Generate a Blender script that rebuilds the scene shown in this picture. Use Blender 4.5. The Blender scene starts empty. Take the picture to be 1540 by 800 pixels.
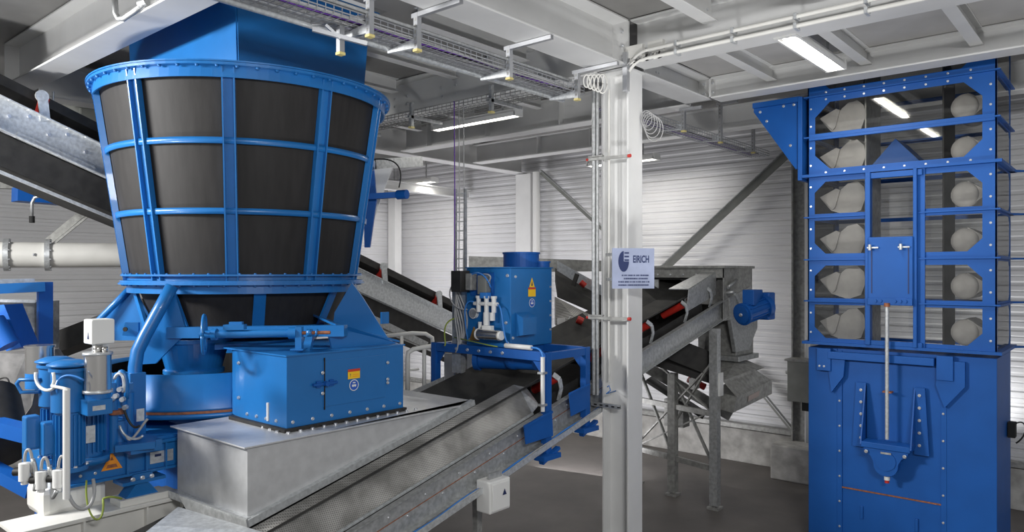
import bpy, bmesh, math, random
from mathutils import Vector, Matrix
random.seed(7)
PI = math.pi
sc = bpy.context.scene
COL = sc.collection
V = Vector
# ------------------------------------------------------------------ camera
CZ = 3.0
F = 1107.0
FW = V((-0.651, 0.759, 0)).normalized(); RT = V((0.759, 0.651, 0)).normalized()
cam_d = bpy.data.cameras.new('camera'); cam = bpy.data.objects.new('camera', cam_d); COL.objects.link(cam)
cam.location = (0, 0, CZ)
cam.rotation_euler = (PI/2, 0, math.atan2(0.651, 0.759))
cam_d.sensor_width = 36; cam_d.lens = F*36/1540; cam_d.shift_y = 10/1540
cam_d.clip_start = 0.05; cam_d.clip_end = 100
sc.camera = cam
def ray(px, py):
    return FW + RT*((px-770)/F) + V((0, 0, (410-py)/F))
def U(px, py, t): return V((0, 0, CZ)) + ray(px, py)*t
def onX(px, py, X):
    r = ray(px, py); return V((0, 0, CZ)) + r*(X/r.x)
def onY(px, py, Y):
    r = ray(px, py); return V((0, 0, CZ)) + r*(Y/r.y)
# ------------------------------------------------------------------ materials
def mat(name, c, rough=.5, metal=0., var=0., scale=8., bump=0., bscale=60., c2=None, coat=0., stretch=None, thr=(.35, .65), alpha=None, emit=0, spec=.5):
    m = bpy.data.materials.new(name); m.use_nodes = True
    nt = m.node_tree; b = nt.nodes['Principled BSDF']
    b.inputs['Base Color'].default_value = (*c, 1); b.inputs['Roughness'].default_value = rough
    b.inputs['Metallic'].default_value = metal; b.inputs['Coat Weight'].default_value = coat
    b.inputs['Specular IOR Level'].default_value = spec
    if alpha is not None: b.inputs['Alpha'].default_value = alpha
    if emit:
        b.inputs['Emission Color'].default_value = (*c, 1); b.inputs['Emission Strength'].default_value = emit
    if var or c2 or bump:
        tc = nt.nodes.new('ShaderNodeTexCoord'); mp = nt.nodes.new('ShaderNodeMapping')
        nt.links.new(tc.outputs['Object'], mp.inputs[0])
        if stretch: mp.inputs['Scale'].default_value = stretch
    if var or c2:
        n = nt.nodes.new('ShaderNodeTexNoise'); n.inputs['Scale'].default_value = scale; n.inputs['Detail'].default_value = 6
        nt.links.new(mp.outputs[0], n.inputs['Vector'])
        r = nt.nodes.new('ShaderNodeValToRGB')
        r.color_ramp.elements[0].position = thr[0]; r.color_ramp.elements[1].position = thr[1]
        d = c2 if c2 else tuple(max(0, x*(1-var)) for x in c)
        u = c if c2 else tuple(min(1, x*(1+var)) for x in c)
        r.color_ramp.elements[0].color = (*d, 1); r.color_ramp.elements[1].color = (*u, 1)
        nt.links.new(n.outputs['Fac'], r.inputs[0]); nt.links.new(r.outputs[0], b.inputs['Base Color'])
    if bump:
        n = nt.nodes.new('ShaderNodeTexNoise'); n.inputs['Scale'].default_value = bscale; n.inputs['Detail'].default_value = 4
        nt.links.new(mp.outputs[0], n.inputs['Vector'])
        bp = nt.nodes.new('ShaderNodeBump'); bp.inputs['Strength'].default_value = bump; bp.inputs['Distance'].default_value = .01
        nt.links.new(n.outputs['Fac'], bp.inputs['Height']); nt.links.new(bp.outputs[0], b.inputs['Normal'])
    return m
BLUE = mat('blue_paint', (.012, .145, .42), .34, 0, .05, 3, .04, 25, coat=.15)
DBLUE = mat('deep_blue_paint', (.007, .092, .37), .48, 0, .06, 3, .04, 25, spec=.35)
WHITE = mat('white_beam_paint', (.72, .72, .71), .45, 0, .04, 2.5, .05, 20)
OFFW = mat('cream_paint', (.74, .73, .69), .45, 0, .04, 4)
WPLAS = mat('white_plastic', (.78, .78, .76), .4)
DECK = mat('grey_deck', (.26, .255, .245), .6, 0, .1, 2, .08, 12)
GALV = mat('galvanised_steel', (.46, .47, .47), .42, .55, .22, 28, .06, 50, thr=(.3, .7))
GALVD = mat('dull_galvanised_steel', (.32, .32, .305), .5, .35, .2, 18, .06, 40)
GALVL = mat('bright_galvanised_steel', (.60, .62, .63), .38, .5, .15, 30, .05, 50)
CHUTE = mat('chute_galvanised_steel', (.58, .585, .59), .38, .35, .07, 14, .03, 40, thr=(.3, .7))
STEEL = mat('stainless_steel', (.62, .60, .57), .22, .95)
RUBBER = mat('black_rubber', (.020, .019, .018), .62, 0, .3, 10)
BELTM = mat('dusty_belt_rubber', (.040, .039, .036), .85, 0, 0, 4, .1, 30, c2=(.018, .018, .018))
PANELM = mat('drum_panel_rubber', (.022, .0205, .020), .62, 0, .16, 6, .04, 30, stretch=(3, 3, .25), spec=.3)
RED = mat('red_roller', (.55, .03, .02), .45)
RUST = mat('rusty_steel', (.28, .10, .045), .7, 0, .3, 25)
FLOORM = mat('floor_concrete', (.17, .155, .143), .6, 0, 0, 1.3, .2, 30, c2=(.105, .096, .09), thr=(.3, .72))
CONC = mat('plinth_concrete', (.55, .54, .51), .8, 0, 0, 5, .3, 25, c2=(.34, .33, .31))
CLAD = mat('wall_cladding', (.66, .66, .67), .45, .1, .04, 1.2)
DARK = mat('dark_gap', (.01, .01, .01), .8)
BOLTM = mat('bolt_zinc', (.75, .76, .78), .3, .8)
YEL = mat('yellow_sticker', (.90, .55, .02), .5)
ORNG = mat('orange_sticker', (.85, .30, .02), .5)
REDS = mat('red_sticker', (.6, .05, .02), .5)
SIGNB = mat('navy_print', (.012, .025, .10), .5)
MANDB = mat('safety_blue_print', (.02, .10, .50), .5)
PURP = mat('purple_cable', (.16, .06, .38), .5)
CBL = mat('grey_cable', (.40, .40, .40), .5)
GRN = mat('green_yellow_cable', (.30, .38, .06), .5)
CBLUE = mat('blue_cable', (.03, .20, .60), .5)
CAPY = mat('yellow_cap', (.65, .55, .22), .5)
WIRE = mat('tray_wire_zinc', (.50, .51, .53), .35, .7)
BUCK = mat('bucket_plastic', (.46, .44, .42), .55, 0, .12, 6)
TUBE = mat('fluorescent_tube', (1, .97, .88), .5, emit=9)
OLIVE = mat('grey_green_paint', (.24, .245, .225), .5, .2, .1, 5)
def mesh_mat():
    m = bpy.data.materials.new('perforated_guard'); m.use_nodes = True; nt = m.node_tree
    b = nt.nodes['Principled BSDF']; b.inputs['Roughness'].default_value = .5; b.inputs['Metallic'].default_value = .3
    tc = nt.nodes.new('ShaderNodeTexCoord')
    mp = nt.nodes.new('ShaderNodeMapping'); nt.links.new(tc.outputs['Object'], mp.inputs[0])
    # woven wire pattern from two wave textures
    w1 = nt.nodes.new('ShaderNodeTexWave'); w1.bands_direction = 'Y'; w1.inputs['Scale'].default_value = 21
    w2 = nt.nodes.new('ShaderNodeTexWave'); w2.bands_direction = 'Z'; w2.inputs['Scale'].default_value = 26
    for w in (w1, w2): nt.links.new(mp.outputs[0], w.inputs['Vector'])
    mx = nt.nodes.new('ShaderNodeMath'); mx.operation = 'MAXIMUM'
    nt.links.new(w1.outputs['Fac'], mx.inputs[0]); nt.links.new(w2.outputs['Fac'], mx.inputs[1])
    n = nt.nodes.new('ShaderNodeTexNoise'); n.inputs['Scale'].default_value = 3.2; n.inputs['Detail'].default_value = 5
    nt.links.new(mp.outputs[0], n.inputs['Vector'])
    r = nt.nodes.new('ShaderNodeValToRGB'); r.color_ramp.elements[0].color = (.22, .217, .205, 1); r.color_ramp.elements[1].color = (.50, .49, .47, 1)
    r.color_ramp.elements[0].position = .42; r.color_ramp.elements[1].position = .66
    nt.links.new(n.outputs['Fac'], r.inputs[0])
    mc = nt.nodes.new('ShaderNodeMix'); mc.data_type = 'RGBA'; mc.inputs[6].default_value = (.12, .117, .11, 1)
    nt.links.new(mx.outputs[0], mc.inputs[0]); nt.links.new(r.outputs[0], mc.inputs[7]); nt.links.new(mc.outputs[2], b.inputs['Base Color'])
    al = nt.nodes.new('ShaderNodeMapRange'); al.inputs[1].default_value = .25; al.inputs[2].default_value = .55
    al.inputs[3].default_value = .88; al.inputs[4].default_value = 1
    nt.links.new(mx.outputs[0], al.inputs[0]); nt.links.new(al.outputs[0], b.inputs['Alpha'])
    return m
MESHM = mesh_mat()
def glass_mat():
    m = bpy.data.materials.new('clear_acrylic'); m.use_nodes = True; nt = m.node_tree
    nt.nodes.clear()
    o = nt.nodes.new('ShaderNodeOutputMaterial'); t = nt.nodes.new('ShaderNodeBsdfTransparent'); g = nt.nodes.new('ShaderNodeBsdfGlossy')
    t.inputs[0].default_value = (.94, .94, .93, 1); g.inputs['Roughness'].default_value = .04
    f = nt.nodes.new('ShaderNodeFresnel'); f.inputs[0].default_value = 1.5
    ad = nt.nodes.new('ShaderNodeMath'); ad.operation = 'ADD'; ad.inputs[1].default_value = .02; nt.links.new(f.outputs[0], ad.inputs[0])
    mx = nt.nodes.new('ShaderNodeMixShader'); nt.links.new(ad.outputs[0], mx.inputs[0]); nt.links.new(t.outputs[0], mx.inputs[1]); nt.links.new(g.outputs[0], mx.inputs[2])
    nt.links.new(mx.outputs[0], o.inputs[0])
    return m
GLASS = glass_mat()
# ------------------------------------------------------------------ builders
ORG = {}
class MB:
    def __init__(s): s.bm = bmesh.new()
    def box(s, a, b, bev=0., M=None):
        a, b = V(a), V(b); c = (a+b)/2; d = b-a
        r = bmesh.ops.create_cube(s.bm, size=1)
        vs = r['verts']
        bmesh.ops.scale(s.bm, verts=vs, vec=[max(abs(x), 1e-4) for x in d]); bmesh.ops.translate(s.bm, verts=vs, vec=c)
        if bev:
            es = list({e for v in vs for e in v.link_edges})
            rr = bmesh.ops.bevel(s.bm, geom=es, offset=bev, segments=2, affect='EDGES', profile=.5)
            vs = rr['verts']
        if M: bmesh.ops.transform(s.bm, matrix=M, verts=list(set(vs)))
        return s
    def cyl(s, p0, p1, r, seg=20, r2=None, caps=True):
        p0, p1 = V(p0), V(p1); r2 = r if r2 is None else r2
        z = (p1-p0).normalized(); x = z.orthogonal().normalized(); y = z.cross(x)
        A = []; B = []
        for i in range(seg):
            a = 2*PI*i/seg; d = x*math.cos(a)+y*math.sin(a)
            A.append(s.bm.verts.new(p0+d*r)); B.append(s.bm.verts.new(p1+d*r2))
        for i in range(seg):
            j = (i+1) % seg; f = s.bm.faces.new((A[i], A[j], B[j], B[i])); f.smooth = True
        if caps:
            for ring, cen in ((A, p0), (B, p1)):
                f = s.bm.faces.new([s.bm.verts.new(v.co) for v in ring])
        return s
    def tube(s, pts, r, seg=8):
        pts = [V(p) for p in pts]; rings = []; n0 = None
        for i, p in enumerate(pts):
            if i == 0: t = pts[1]-p
            elif i == len(pts)-1: t = p-pts[i-1]
            else: t = (pts[i+1]-p).normalized()+(p-pts[i-1]).normalized()
            t = t.normalized() if t.length > 1e-9 else V((0, 0, 1))
            if n0 is None: n0 = t.orthogonal().normalized()
            n0 = (n0 - t*n0.dot(t)); n0 = n0.normalized() if n0.length > 1e-6 else t.orthogonal().normalized()
            y = t.cross(n0)
            rings.append([s.bm.verts.new(p+n0*r*math.cos(2*PI*k/seg)+y*r*math.sin(2*PI*k/seg)) for k in range(seg)])
        for a, b in zip(rings, rings[1:]):
            for k in range(seg):
                f = s.bm.faces.new((a[k], a[(k+1) % seg], b[(k+1) % seg], b[k])); f.smooth = True
        s.bm.faces.new(rings[0]); s.bm.faces.new(rings[-1])
        return s
    def bar(s, p0, p1, w, h, up=(0, 0, 1)):
        """rectangular bar from p0 to p1, w across, h along up"""
        p0, p1 = V(p0), V(p1); t = (p1-p0).normalized(); up = V(up)
        x = t.cross(up).normalized(); y = x.cross(t)
        A = [s.bm.verts.new(p+x*sx*w/2+y*sy*h/2) for p in (p0, p1) for sx, sy in ((-1, -1), (1, -1), (1, 1), (-1, 1))]
        for q in ((0, 1, 2, 3), (7, 6, 5, 4), (0, 4, 5, 1), (1, 5, 6, 2), (2, 6, 7, 3), (3, 7, 4, 0)):
            s.bm.faces.new([A[i] for i in q])
        return s
    def prism(s, pts, d):
        """polygon pts extruded by vector d"""
        pts = [V(p) for p in pts]; d = V(d)
        A = [s.bm.verts.new(p) for p in pts]; B = [s.bm.verts.new(p+d) for p in pts]
        n = len(pts); s.bm.faces.new(A); s.bm.faces.new(B[::-1])
        for i in range(n): s.bm.faces.new((A[i], A[(i+1) % n], B[(i+1) % n], B[i]))
        return s
    def frame(s, o, i, d):
        """polygon ring: outer loop o and inner loop i (same count), extruded by d"""
        o = [V(p) for p in o]; i = [V(p) for p in i]; d = V(d); n = len(o)
        Ao = [s.bm.verts.new(p) for p in o]; Ai = [s.bm.verts.new(p) for p in i]
        Bo = [s.bm.verts.new(p+d) for p in o]; Bi = [s.bm.verts.new(p+d) for p in i]
        for k in range(n):
            j = (k+1) % n
            s.bm.faces.new((Ao[k], Ao[j], Ai[j], Ai[k])); s.bm.faces.new((Bo[j], Bo[k], Bi[k], Bi[j]))
            s.bm.faces.new((Ao[j], Ao[k], Bo[k], Bo[j])); s.bm.faces.new((Ai[k], Ai[j], Bi[j], Bi[k]))
        return s
    def lathe(s, prof, c, seg=64, a0=0., a1=2*PI, dirs=None):
        """prof list of (r,z) absolute z; revolve round c"""
        full = abs(a1-a0-2*PI) < 1e-6; n = seg if full else seg+1; rings = []
        for k in range(n):
            a = a0+(a1-a0)*k/seg
            rings.append([s.bm.verts.new((c[0]+r*math.cos(a), c[1]+r*math.sin(a), z)) for r, z in prof])
        m = len(prof)
        for k in range(seg):
            A = rings[k]; B = rings[(k+1) % n]
            for i in range(m-1):
                f = s.bm.faces.new((A[i], B[i], B[i+1], A[i+1]))
        return s
    def smooth(s):
        for f in s.bm.faces: f.smooth = True
        return s
    def build(s, name, m, parent=None, loc=None):
        org = ORG.get(parent, V((0, 0, 0))) if parent else None
        bmesh.ops.recalc_face_normals(s.bm, faces=s.bm.faces[:])
        if org is None:
            if loc is None:
                xs = [v.co for v in s.bm.verts]
                loc = V(((min(p.x for p in xs)+max(p.x for p in xs))/2, (min(p.y for p in xs)+max(p.y for p in xs))/2, min(p.z for p in xs)))
            org = V(loc)
        bmesh.ops.translate(s.bm, verts=s.bm.verts[:], vec=-org)
        me = bpy.data.meshes.new(name); s.bm.to_mesh(me); s.bm.free()
        me.materials.append(m)
        o = bpy.data.objects.new(name, me); COL.objects.link(o)
        if parent: o.parent = parent
        else: o.location = org
        ORG[o] = org
        return o
def _islands(bm):
    seen = set(); out = []
    for v in bm.verts:
        if v in seen: continue
        st = [v]; seen.add(v); isl = []
        while st:
            x = st.pop(); isl.append(x)
            for e in x.link_edges:
                y = e.other_vert(x)
                if y not in seen: seen.add(y); st.append(y)
        out.append(isl)
    return out
def build_split(mb, name, m, parent):
    """one object per separate piece"""
    bmesh.ops.remove_doubles(mb.bm, verts=mb.bm.verts[:], dist=1e-5)
    res = []
    for isl in _islands(mb.bm):
        nb_ = MB(); mp = {v: nb_.bm.verts.new(v.co) for v in isl}
        for f in {f for v in isl for f in v.link_faces}:
            g_ = nb_.bm.faces.new([mp[v] for v in f.verts]); g_.smooth = f.smooth
        res.append(nb_.build(name, m, parent))
    mb.bm.free(); return res
MB.split = lambda s, name, m, parent: build_split(s, name, m, parent)
def tag(o, label=None, cat=None, group=None, kind=None):
    if label: o['label'] = label
    if cat: o['category'] = cat
    if group: o['group'] = group
    if kind: o['kind'] = kind
    return o
def thing(name, label, cat, loc, group=None):
    o = bpy.data.objects.new(name, None); COL.objects.link(o); o.location = loc; o.empty_display_size = .1
    ORG[o] = V(loc); return tag(o, label, cat, group)
def struct(name, mb, m):
    o = mb.build(name, m); o['kind'] = 'structure'; return o
_b = MB(); _b.cyl((0, 0, 0), (0, 0, .25), 1.25, 12); _b.cyl((0, 0, .25), (0, 0, 1.0), 1.0, 6)
_bo = _b.build('bolt_master', BOLTM, None, (0, 0, 0)); BOLT = _bo.data; bpy.data.objects.remove(_bo); BOLT.name = 'bolt'
BOLTB = BOLT.copy(); BOLTB.materials.clear(); BOLTB.materials.append(BLUE); BOLTB.name = 'painted_bolt'
def bolt(parent, p, n, r=.012, me=None):
    o = bpy.data.objects.new('bolt', me or BOLT); COL.objects.link(o); o.parent = parent
    o.location = V(p)-ORG[parent]; o.rotation_mode = 'QUATERNION'
    o.rotation_quaternion = V(n).to_track_quat('Z', 'Y'); o.scale = (r, r, r)
    return o
def text(parent, name, s, p, xdir, updir, size, m, align='CENTER', sx=1., bold=0.):
    cu = bpy.data.curves.new(name, 'FONT'); cu.body = s; cu.size = size; cu.align_x = align; cu.align_y = 'CENTER'; cu.extrude = .0008; cu.offset = bold
    o = bpy.data.objects.new(name, cu); COL.objects.link(o)
    dg = bpy.context.evaluated_depsgraph_get(); dg.update()
    me = bpy.data.meshes.new_from_object(o.evaluated_get(dg)); bpy.data.objects.remove(o)
    x = V(xdir).normalized(); y = V(updir).normalized(); z = x.cross(y)
    M = Matrix((x*sx, y, z)).transposed().to_4x4()
    me.transform(M); me.materials.clear(); me.materials.append(m)
    q = bpy.data.objects.new(name, me); COL.objects.link(q); q.parent = parent; q.location = V(p)-ORG[parent]; ORG[q] = ORG[parent]
    return q
def bez(p0, p1, p2, p3, n=14):
    p0, p1, p2, p3 = map(V, (p0, p1, p2, p3)); out = []
    for i in range(n+1):
        t = i/n; out.append(p0*(1-t)**3+p1*3*t*(1-t)**2+p2*3*t*t*(1-t)+p3*t**3)
    return out
def hang(p0, p1, sag, n=12):
    p0, p1 = V(p0), V(p1)
    return [p0.lerp(p1, i/n)+V((0, 0, -sag*4*(i/n)*(1-i/n))) for i in range(n+1)]

# ================================================================== ROOM
FZ = -.1; YW = 11.7; XL = -13.7; DZ = 5.52
struct('floor', MB().box((-14.2, -3, FZ-.2), (3.5, 12.3, FZ)), FLOORM)
def cladding(along, fixed, a0, a1, z0, z1, sgn):
    """horizontal ribbed sheet; fixed is the plane, sgn the side the room is on"""
    mb = MB(); pitch = .20; prof = []; z = z0
    while z < z1:
        for dz, d in ((0, 0), (.020, .016), (.050, .016), (.070, 0), (.122, 0), (.130, .005), (.142, .005), (.150, 0)):
            if z+dz <= z1: prof.append((z+dz, d))
        z += pitch
    prof.append((z1, 0))
    A = []; B = []
    for zz, d in prof:
        f = fixed - sgn*d
        A.append(mb.bm.verts.new((a0, f, zz) if along == 'X' else (f, a0, zz))); B.append(mb.bm.verts.new((a1, f, zz) if along == 'X' else (f, a1, zz)))
    for i in range(len(prof)-1): mb.bm.faces.new((A[i], B[i], B[i+1], A[i+1]))
    f = fixed - sgn*.1
    if along == 'X': mb.box((a0, min(f, f-sgn*.1), z0), (a1, max(f, f-sgn*.1), z1))
    else: mb.box((min(f, f-sgn*.1), a0, z0), (max(f, f-sgn*.1), a1, z1))
    return mb
struct('wall_back', cladding('X', YW, -13.9, 3.4, .42, 5.9, -1), CLAD)
struct('wall_left', cladding('Y', XL, -2.9, 11.9, .42, 5.9, 1), CLAD)
pb = MB().box((-13.9, YW-.12, FZ), (3.4, YW+.15, .44), .012)
struct('baseboard_back', pb, CONC)
struct('baseboard_left', MB().box((XL-.15, -2.9, FZ), (XL+.12, YW-.12, .44), .012), CONC)
struct('trim_1', MB().box((-13.7, YW-.16, .46), (3.4, YW-.035, .53)), GALVD)
# deck (ceiling) with sheet seams; leave the drum hood opening
dk = MB()
dk.box((-14, -3, DZ), (3.5, 3.05, DZ+.1)); dk.box((-14, 4.62, DZ), (3.5, 12.2, DZ+.1)); dk.box((-14, 3.05, DZ), (-8.0, 4.62, DZ+.1)); dk.box((-5.55, 3.05, DZ), (3.5, 4.62, DZ+.1))
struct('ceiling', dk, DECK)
struct('ceiling_low_bay', MB().box((-3.87, 6.60, 5.305), (.74, 8.34, 5.34)), mat('lamplit_deck_tone', (.50, .49, .475), .6, 0, .08, 2, .08, 12))  # deck sheet again, lamplight of this bay put into a paler colour
def ibeam(name, label, axis, c, a0, a1, z0, h, w, m=WHITE, cat='beam', group=None, tf=.018, tw=.012, ends=(), stiff=()):
    """I section lying along axis at cross position c"""
    def B(u0, u1, v0, v1, w0, w1):
        return ((u0, v0, w0), (u1, v1, w1)) if axis == 'X' else ((v0, u0, w0), (v1, u1, w1))
    mid = (a0+a1)/2
    t = thing(name, label, cat, (mid, c, z0) if axis == 'X' else (c, mid, z0), group)
    mb = MB(); mb.box(*B(a0, a1, c-w/2, c+w/2, z0, z0+tf), .003); t_f = mb.build('bottom_flange', m, t)
    mb = MB(); mb.box(*B(a0, a1, c-tw/2, c+tw/2, z0+tf, z0+h-tf))
    for s in stiff: mb.box(*B(s-.006, s+.006, c-w/2+.01, c+w/2-.01, z0+tf, z0+h-tf))
    mb.build('web', m, t)
    mb = MB(); mb.box(*B(a0, a1, c-w/2, c+w/2, z0+h-tf, z0+h), .003); mb.build('top_flange', m, t)
    for e in ends:
        mb = MB(); mb.box(*B(e-.012, e+.012, c-w/2, c+w/2, z0, z0+h)); ep = mb.build('end_plate', m, t)
    return t
bz = 5.05; bh = .46
b1 = ibeam('steel_beam', 'white steel beam crossing the top left corner in front of the blue hood', 'X', 2.645, -9.5, -4.26, bz, bh, .29, ends=(-9.47,))
ibeam('steel_beam', 'white steel beam continuing right of the main girder overhead', 'X', 2.645, -3.86, .73, bz, bh, .29)
ibeam('steel_beam', 'white steel beam at the far top left corner, nearest the camera', 'X', 1.15, -11.9, -4.26, bz, bh, .29)
g1 = ibeam('steel_girder', 'white main girder running from top centre to the white column', 'Y', -4.06, -2.5, 6.31, bz, bh, .38, ends=(6.29,))
for x in (-4.18, -3.94):
    for z in (5.13, 5.26, 5.40): bolt(g1, (x, 6.275, z), (0, -1, 0), .016)
g2 = ibeam('steel_girder', 'white girder running back from the white column to the blue elevator', 'Y', -4.06, 6.60, 8.20, bz, .26, .33, ends=(6.63, 8.18))
for y in (7.15, 7.21): bolt(g2, (-4.054, y, 5.2), (1, 0, 0), .012)
g3 = ibeam('steel_girder', 'white girder hanging in the far left ceiling above the ribbed wall', 'Y', -9.7, 2.9, 11.6, bz-.03, .42, .30)
ibeam('steel_girder', 'grey girder over the right end of the hall behind the elevator', 'Y', .9, -2.5, 11.6, bz, bh, .3)
b2 = ibeam('steel_beam', 'shadowed steel beam running left from the white column behind the cable tray', 'X', 6.46, -9.53, -4.22, bz, bh, .30, ends=(-4.24,))
for x in (-7.6, -7.35, -6.7, -6.45):
    for z in (5.22, 5.32): bolt(b2, (x+.0, 6.452, z), (0, -1, 0), .014)
b3 = ibeam('steel_beam', 'white steel beam running right from the white column, conduits clipped below', 'X', 6.44, -3.86, .73, bz+.02, bh-.02, .28)
b4 = ibeam('steel_beam', 'white steel beam just in front of the blue elevator top', 'X', 8.22, -3.89, .73, bz, .25, .27, ends=(-3.87,))
for z in (5.12, 5.23): bolt(b4, (-3.84, 8.10, z), (0, -1, 0), .016); bolt(b4, (-3.95, 8.10, z), (0, -1, 0), .016)
ibeam('steel_beam', 'pale steel beam in the middle distance above the long ceiling lamp', 'X', 8.35, -9.53, -4.25, bz, .40, .26, stiff=(-8.9, -7.6, -6.2))
ibeam('steel_beam', 'pale steel beam farthest back, close above the back wall', 'X', 10.1, -9.53, .73, bz, .34, .24, stiff=(-8.0, -6.9))
ibeam('steel_beam', 'slim steel beam left of the far girder, over the wall corner', 'X', 8.9, -13.6, -9.87, bz-.05, .30, .2)
# joists
for i, (x, lab) in enumerate(((-3.17, 'grey deck joist left of the bright ceiling lamp on the right'), (-2.18, 'grey deck joist right of the bright ceiling lamp'), (-1.2, 'grey deck joist above the right side of the elevator'), (-.25, 'grey deck joist at the right edge of the picture'))):
    ibeam('deck_joist', lab, 'Y', x, 6.60, 8.20, 5.155, .15, .11, group='joists between the two right beams', tf=.01, tw=.008)
for i, (x, lab) in enumerate(((-3.0, 'white deck joist at top right, next to the main girder'), (-2.0, 'white deck joist at top right, second from the main girder'), (-1.0, 'white deck joist at top right, third from the main girder'))):
    j = ibeam('deck_joist', lab, 'Y', x, 2.81, 6.28, 5.28, .22, .14, m=WHITE, group='joists in front of the column beam', tf=.012)
    bolt(j, (x, 6.2, 5.38), (1, 0, 0), .014)
for i, x in enumerate((-5.2, -6.3, -7.4, -8.5)):
    ibeam('deck_joist', ('dark deck joist above the tray, nearest the column', 'dark deck joist above the tray, between column and hood', 'dark deck joist right behind the blue hood', 'dark deck joist left behind the blue hood')[i], 'Y', x, 4.7, 6.30, 5.34, .18, .12, group='dark joists behind the hood', tf=.01)
for i, x in enumerate((-5.2, -6.5, -7.8, -9.0)):
    ibeam('deck_joist', ('pale joist past the long lamp, nearest the column', 'pale joist past the long lamp, at its right end', 'pale joist past the long lamp, at its left end', 'pale joist past the long lamp, beside the far girder')[i], 'Y', x, 6.62, 8.2, 5.32, .20, .12, group='joists over the long lamp', tf=.01)
ibeam('wind_brace_beam', 'low white cross beam in the distance over the back corner', 'Y', -11.2, 5.0, 11.6, 4.62, .18, .16)
# main column
c = thing('steel_column', 'tall white H section column in the middle of the hall', 'column', (-4.055, 6.465, FZ))
MB().box((-4.21, 6.33, FZ+.02), (-4.19, 6.60, 5.04), .003).build('flange', WHITE, c)
MB().box((-3.92, 6.33, FZ+.02), (-3.90, 6.60, 5.04), .003).build('flange', WHITE, c)
MB().box((-4.19, 6.458, FZ+.02), (-3.92, 6.472, 5.04)).build('web', WHITE, c)
MB().box((-4.25, 6.29, FZ), (-3.86, 6.64, FZ+.02)).build('base_plate', WHITE, c)
MB().box((-4.24, 6.31, 5.03), (-3.88, 6.62, 5.05)).build('cap_plate', WHITE, c)
# conduits and clamps up the column
cn = thing('conduit_run', 'bundle of grey pipes climbing the left side of the white column', 'conduit', (-4.25, 6.3, 1.9))
for k, (dx, dy, r) in enumerate(((-.09, -.02, .022), (-.045, -.02, .016), (0.02, -.03, .010), (.07, .02, .012))):
    MB().cyl((-4.19+dx, 6.30+dy, 1.75 if k < 2 else 1.9), (-4.19+dx, 6.30+dy, 4.86), r, 12).build('pipe', (GALV, GALV, CBL, OFFW)[k], cn)
for z in (2.54, 4.16):
    cl = MB().bar((-4.32, 6.245, z), (-3.87, 6.30, z), .02, .03).bar((-4.32, 6.245, z+.025), (-4.15, 6.26, z+.025), .03, .012).build('clamp', GALVD, cn)
    MB().cyl((-3.885, 6.30, z), (-3.855, 6.30, z), .018, 10).build('cap', RED, cn)
    MB().cyl((-4.345, 6.245, z), (-4.32, 6.245, z), .014, 10).build('cap', RED, cn)
pc = thing('pipe_clip_rail', 'perforated rail strapped across the column near the conveyor edge', 'rail', (-4.1, 6.3, 1.66))
MB().box((-4.32, 6.29, 1.63), (-3.98, 6.325, 1.67)).build('strip', GALV, pc)
for k in range(5): MB().box((-4.28+k*.07, 6.28, 1.644), (-4.25+k*.07, 6.292, 1.656)).build('slot', DARK, pc)
# hanging sign
s0 = U(921, 373, 6.98)
def sp(u, v): return s0+sd*u+V((0, 0, -v))
SH = .385; sdir = U(984, 373, 7.06)-s0; sdir.z = 0; SW = sdir.length; sd = sdir.normalized(); sn = V((sd.y, -sd.x, 0))
sg = thing('company_sign', 'square brushed metal sign with navy disc logo on the white column', 'sign', sp(SW/2, SH))
MB().prism([sp(0, 0), sp(SW, 0), sp(SW, SH), sp(0, SH)], -sn*.012).build('plate', mat('brushed_sign', (.40, .45, .62), .42, .35, .12, 4), sg)
mb = MB(); cx, cy = SW*.265, SH*.33
def spf(u, v, d=.002): return sp(u, v)+sn*d
pts = []
for k in range(40):
    a = 2*PI*k/40; x = math.cos(a)*.055; y = math.sin(a)*.098
    pts.append((x, y))
poly = []
for k in range(61):
    a = PI*.5 + (2*PI-PI*.5)*k/60   # three quarters of the disc, top right cut out
    poly.append(spf(cx+math.cos(a)*.053, cy-math.sin(a)*.098))
poly.append(spf(cx+.0, cy+.0))
mb.prism(poly, sn*.001)
for k in range(3): mb.prism([spf(cx+.008, cy-.088+k*.034), spf(cx+.053, cy-.088+k*.034), spf(cx+.053, cy-.074+k*.034), spf(cx+.008, cy-.074+k*.034)], sn*.001)
mb.build('logo', SIGNB, sg)
text(sg, 'lettering', 'EIRICH', spf(SW*.68, SH*.28), sd, (0, 0, 1), .094, SIGNB, sx=.58, bold=.0022)
MB().bar(sp(SW*.3, .05)-sn*.012, V((-4.15, 6.33, sp(0, .05).z)), .03, .03).bar(sp(SW*.3, .30)-sn*.012, V((-4.15, 6.33, sp(0, .30).z)), .03, .03).split('standoff', GALV, sg)
for k, (a, b) in enumerate(((.22, .86), (.27, .83), (.14, .86), (.14, .86))):
    # fine print, too small to read: runs of tiny upright strokes
    mb = MB(); u = a*SW; v = SH*(.655+.08*k)
    while u < b*SW:
        w = random.uniform(.004, .009); mb.prism([spf(u, v), spf(u+w, v), spf(u+w, v+.014), spf(u, v+.014)], sn*.001); u += w+.003 + (.006 if random.random() < .15 else 0)
    mb.build('fine_print', SIGNB, sg)
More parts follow.
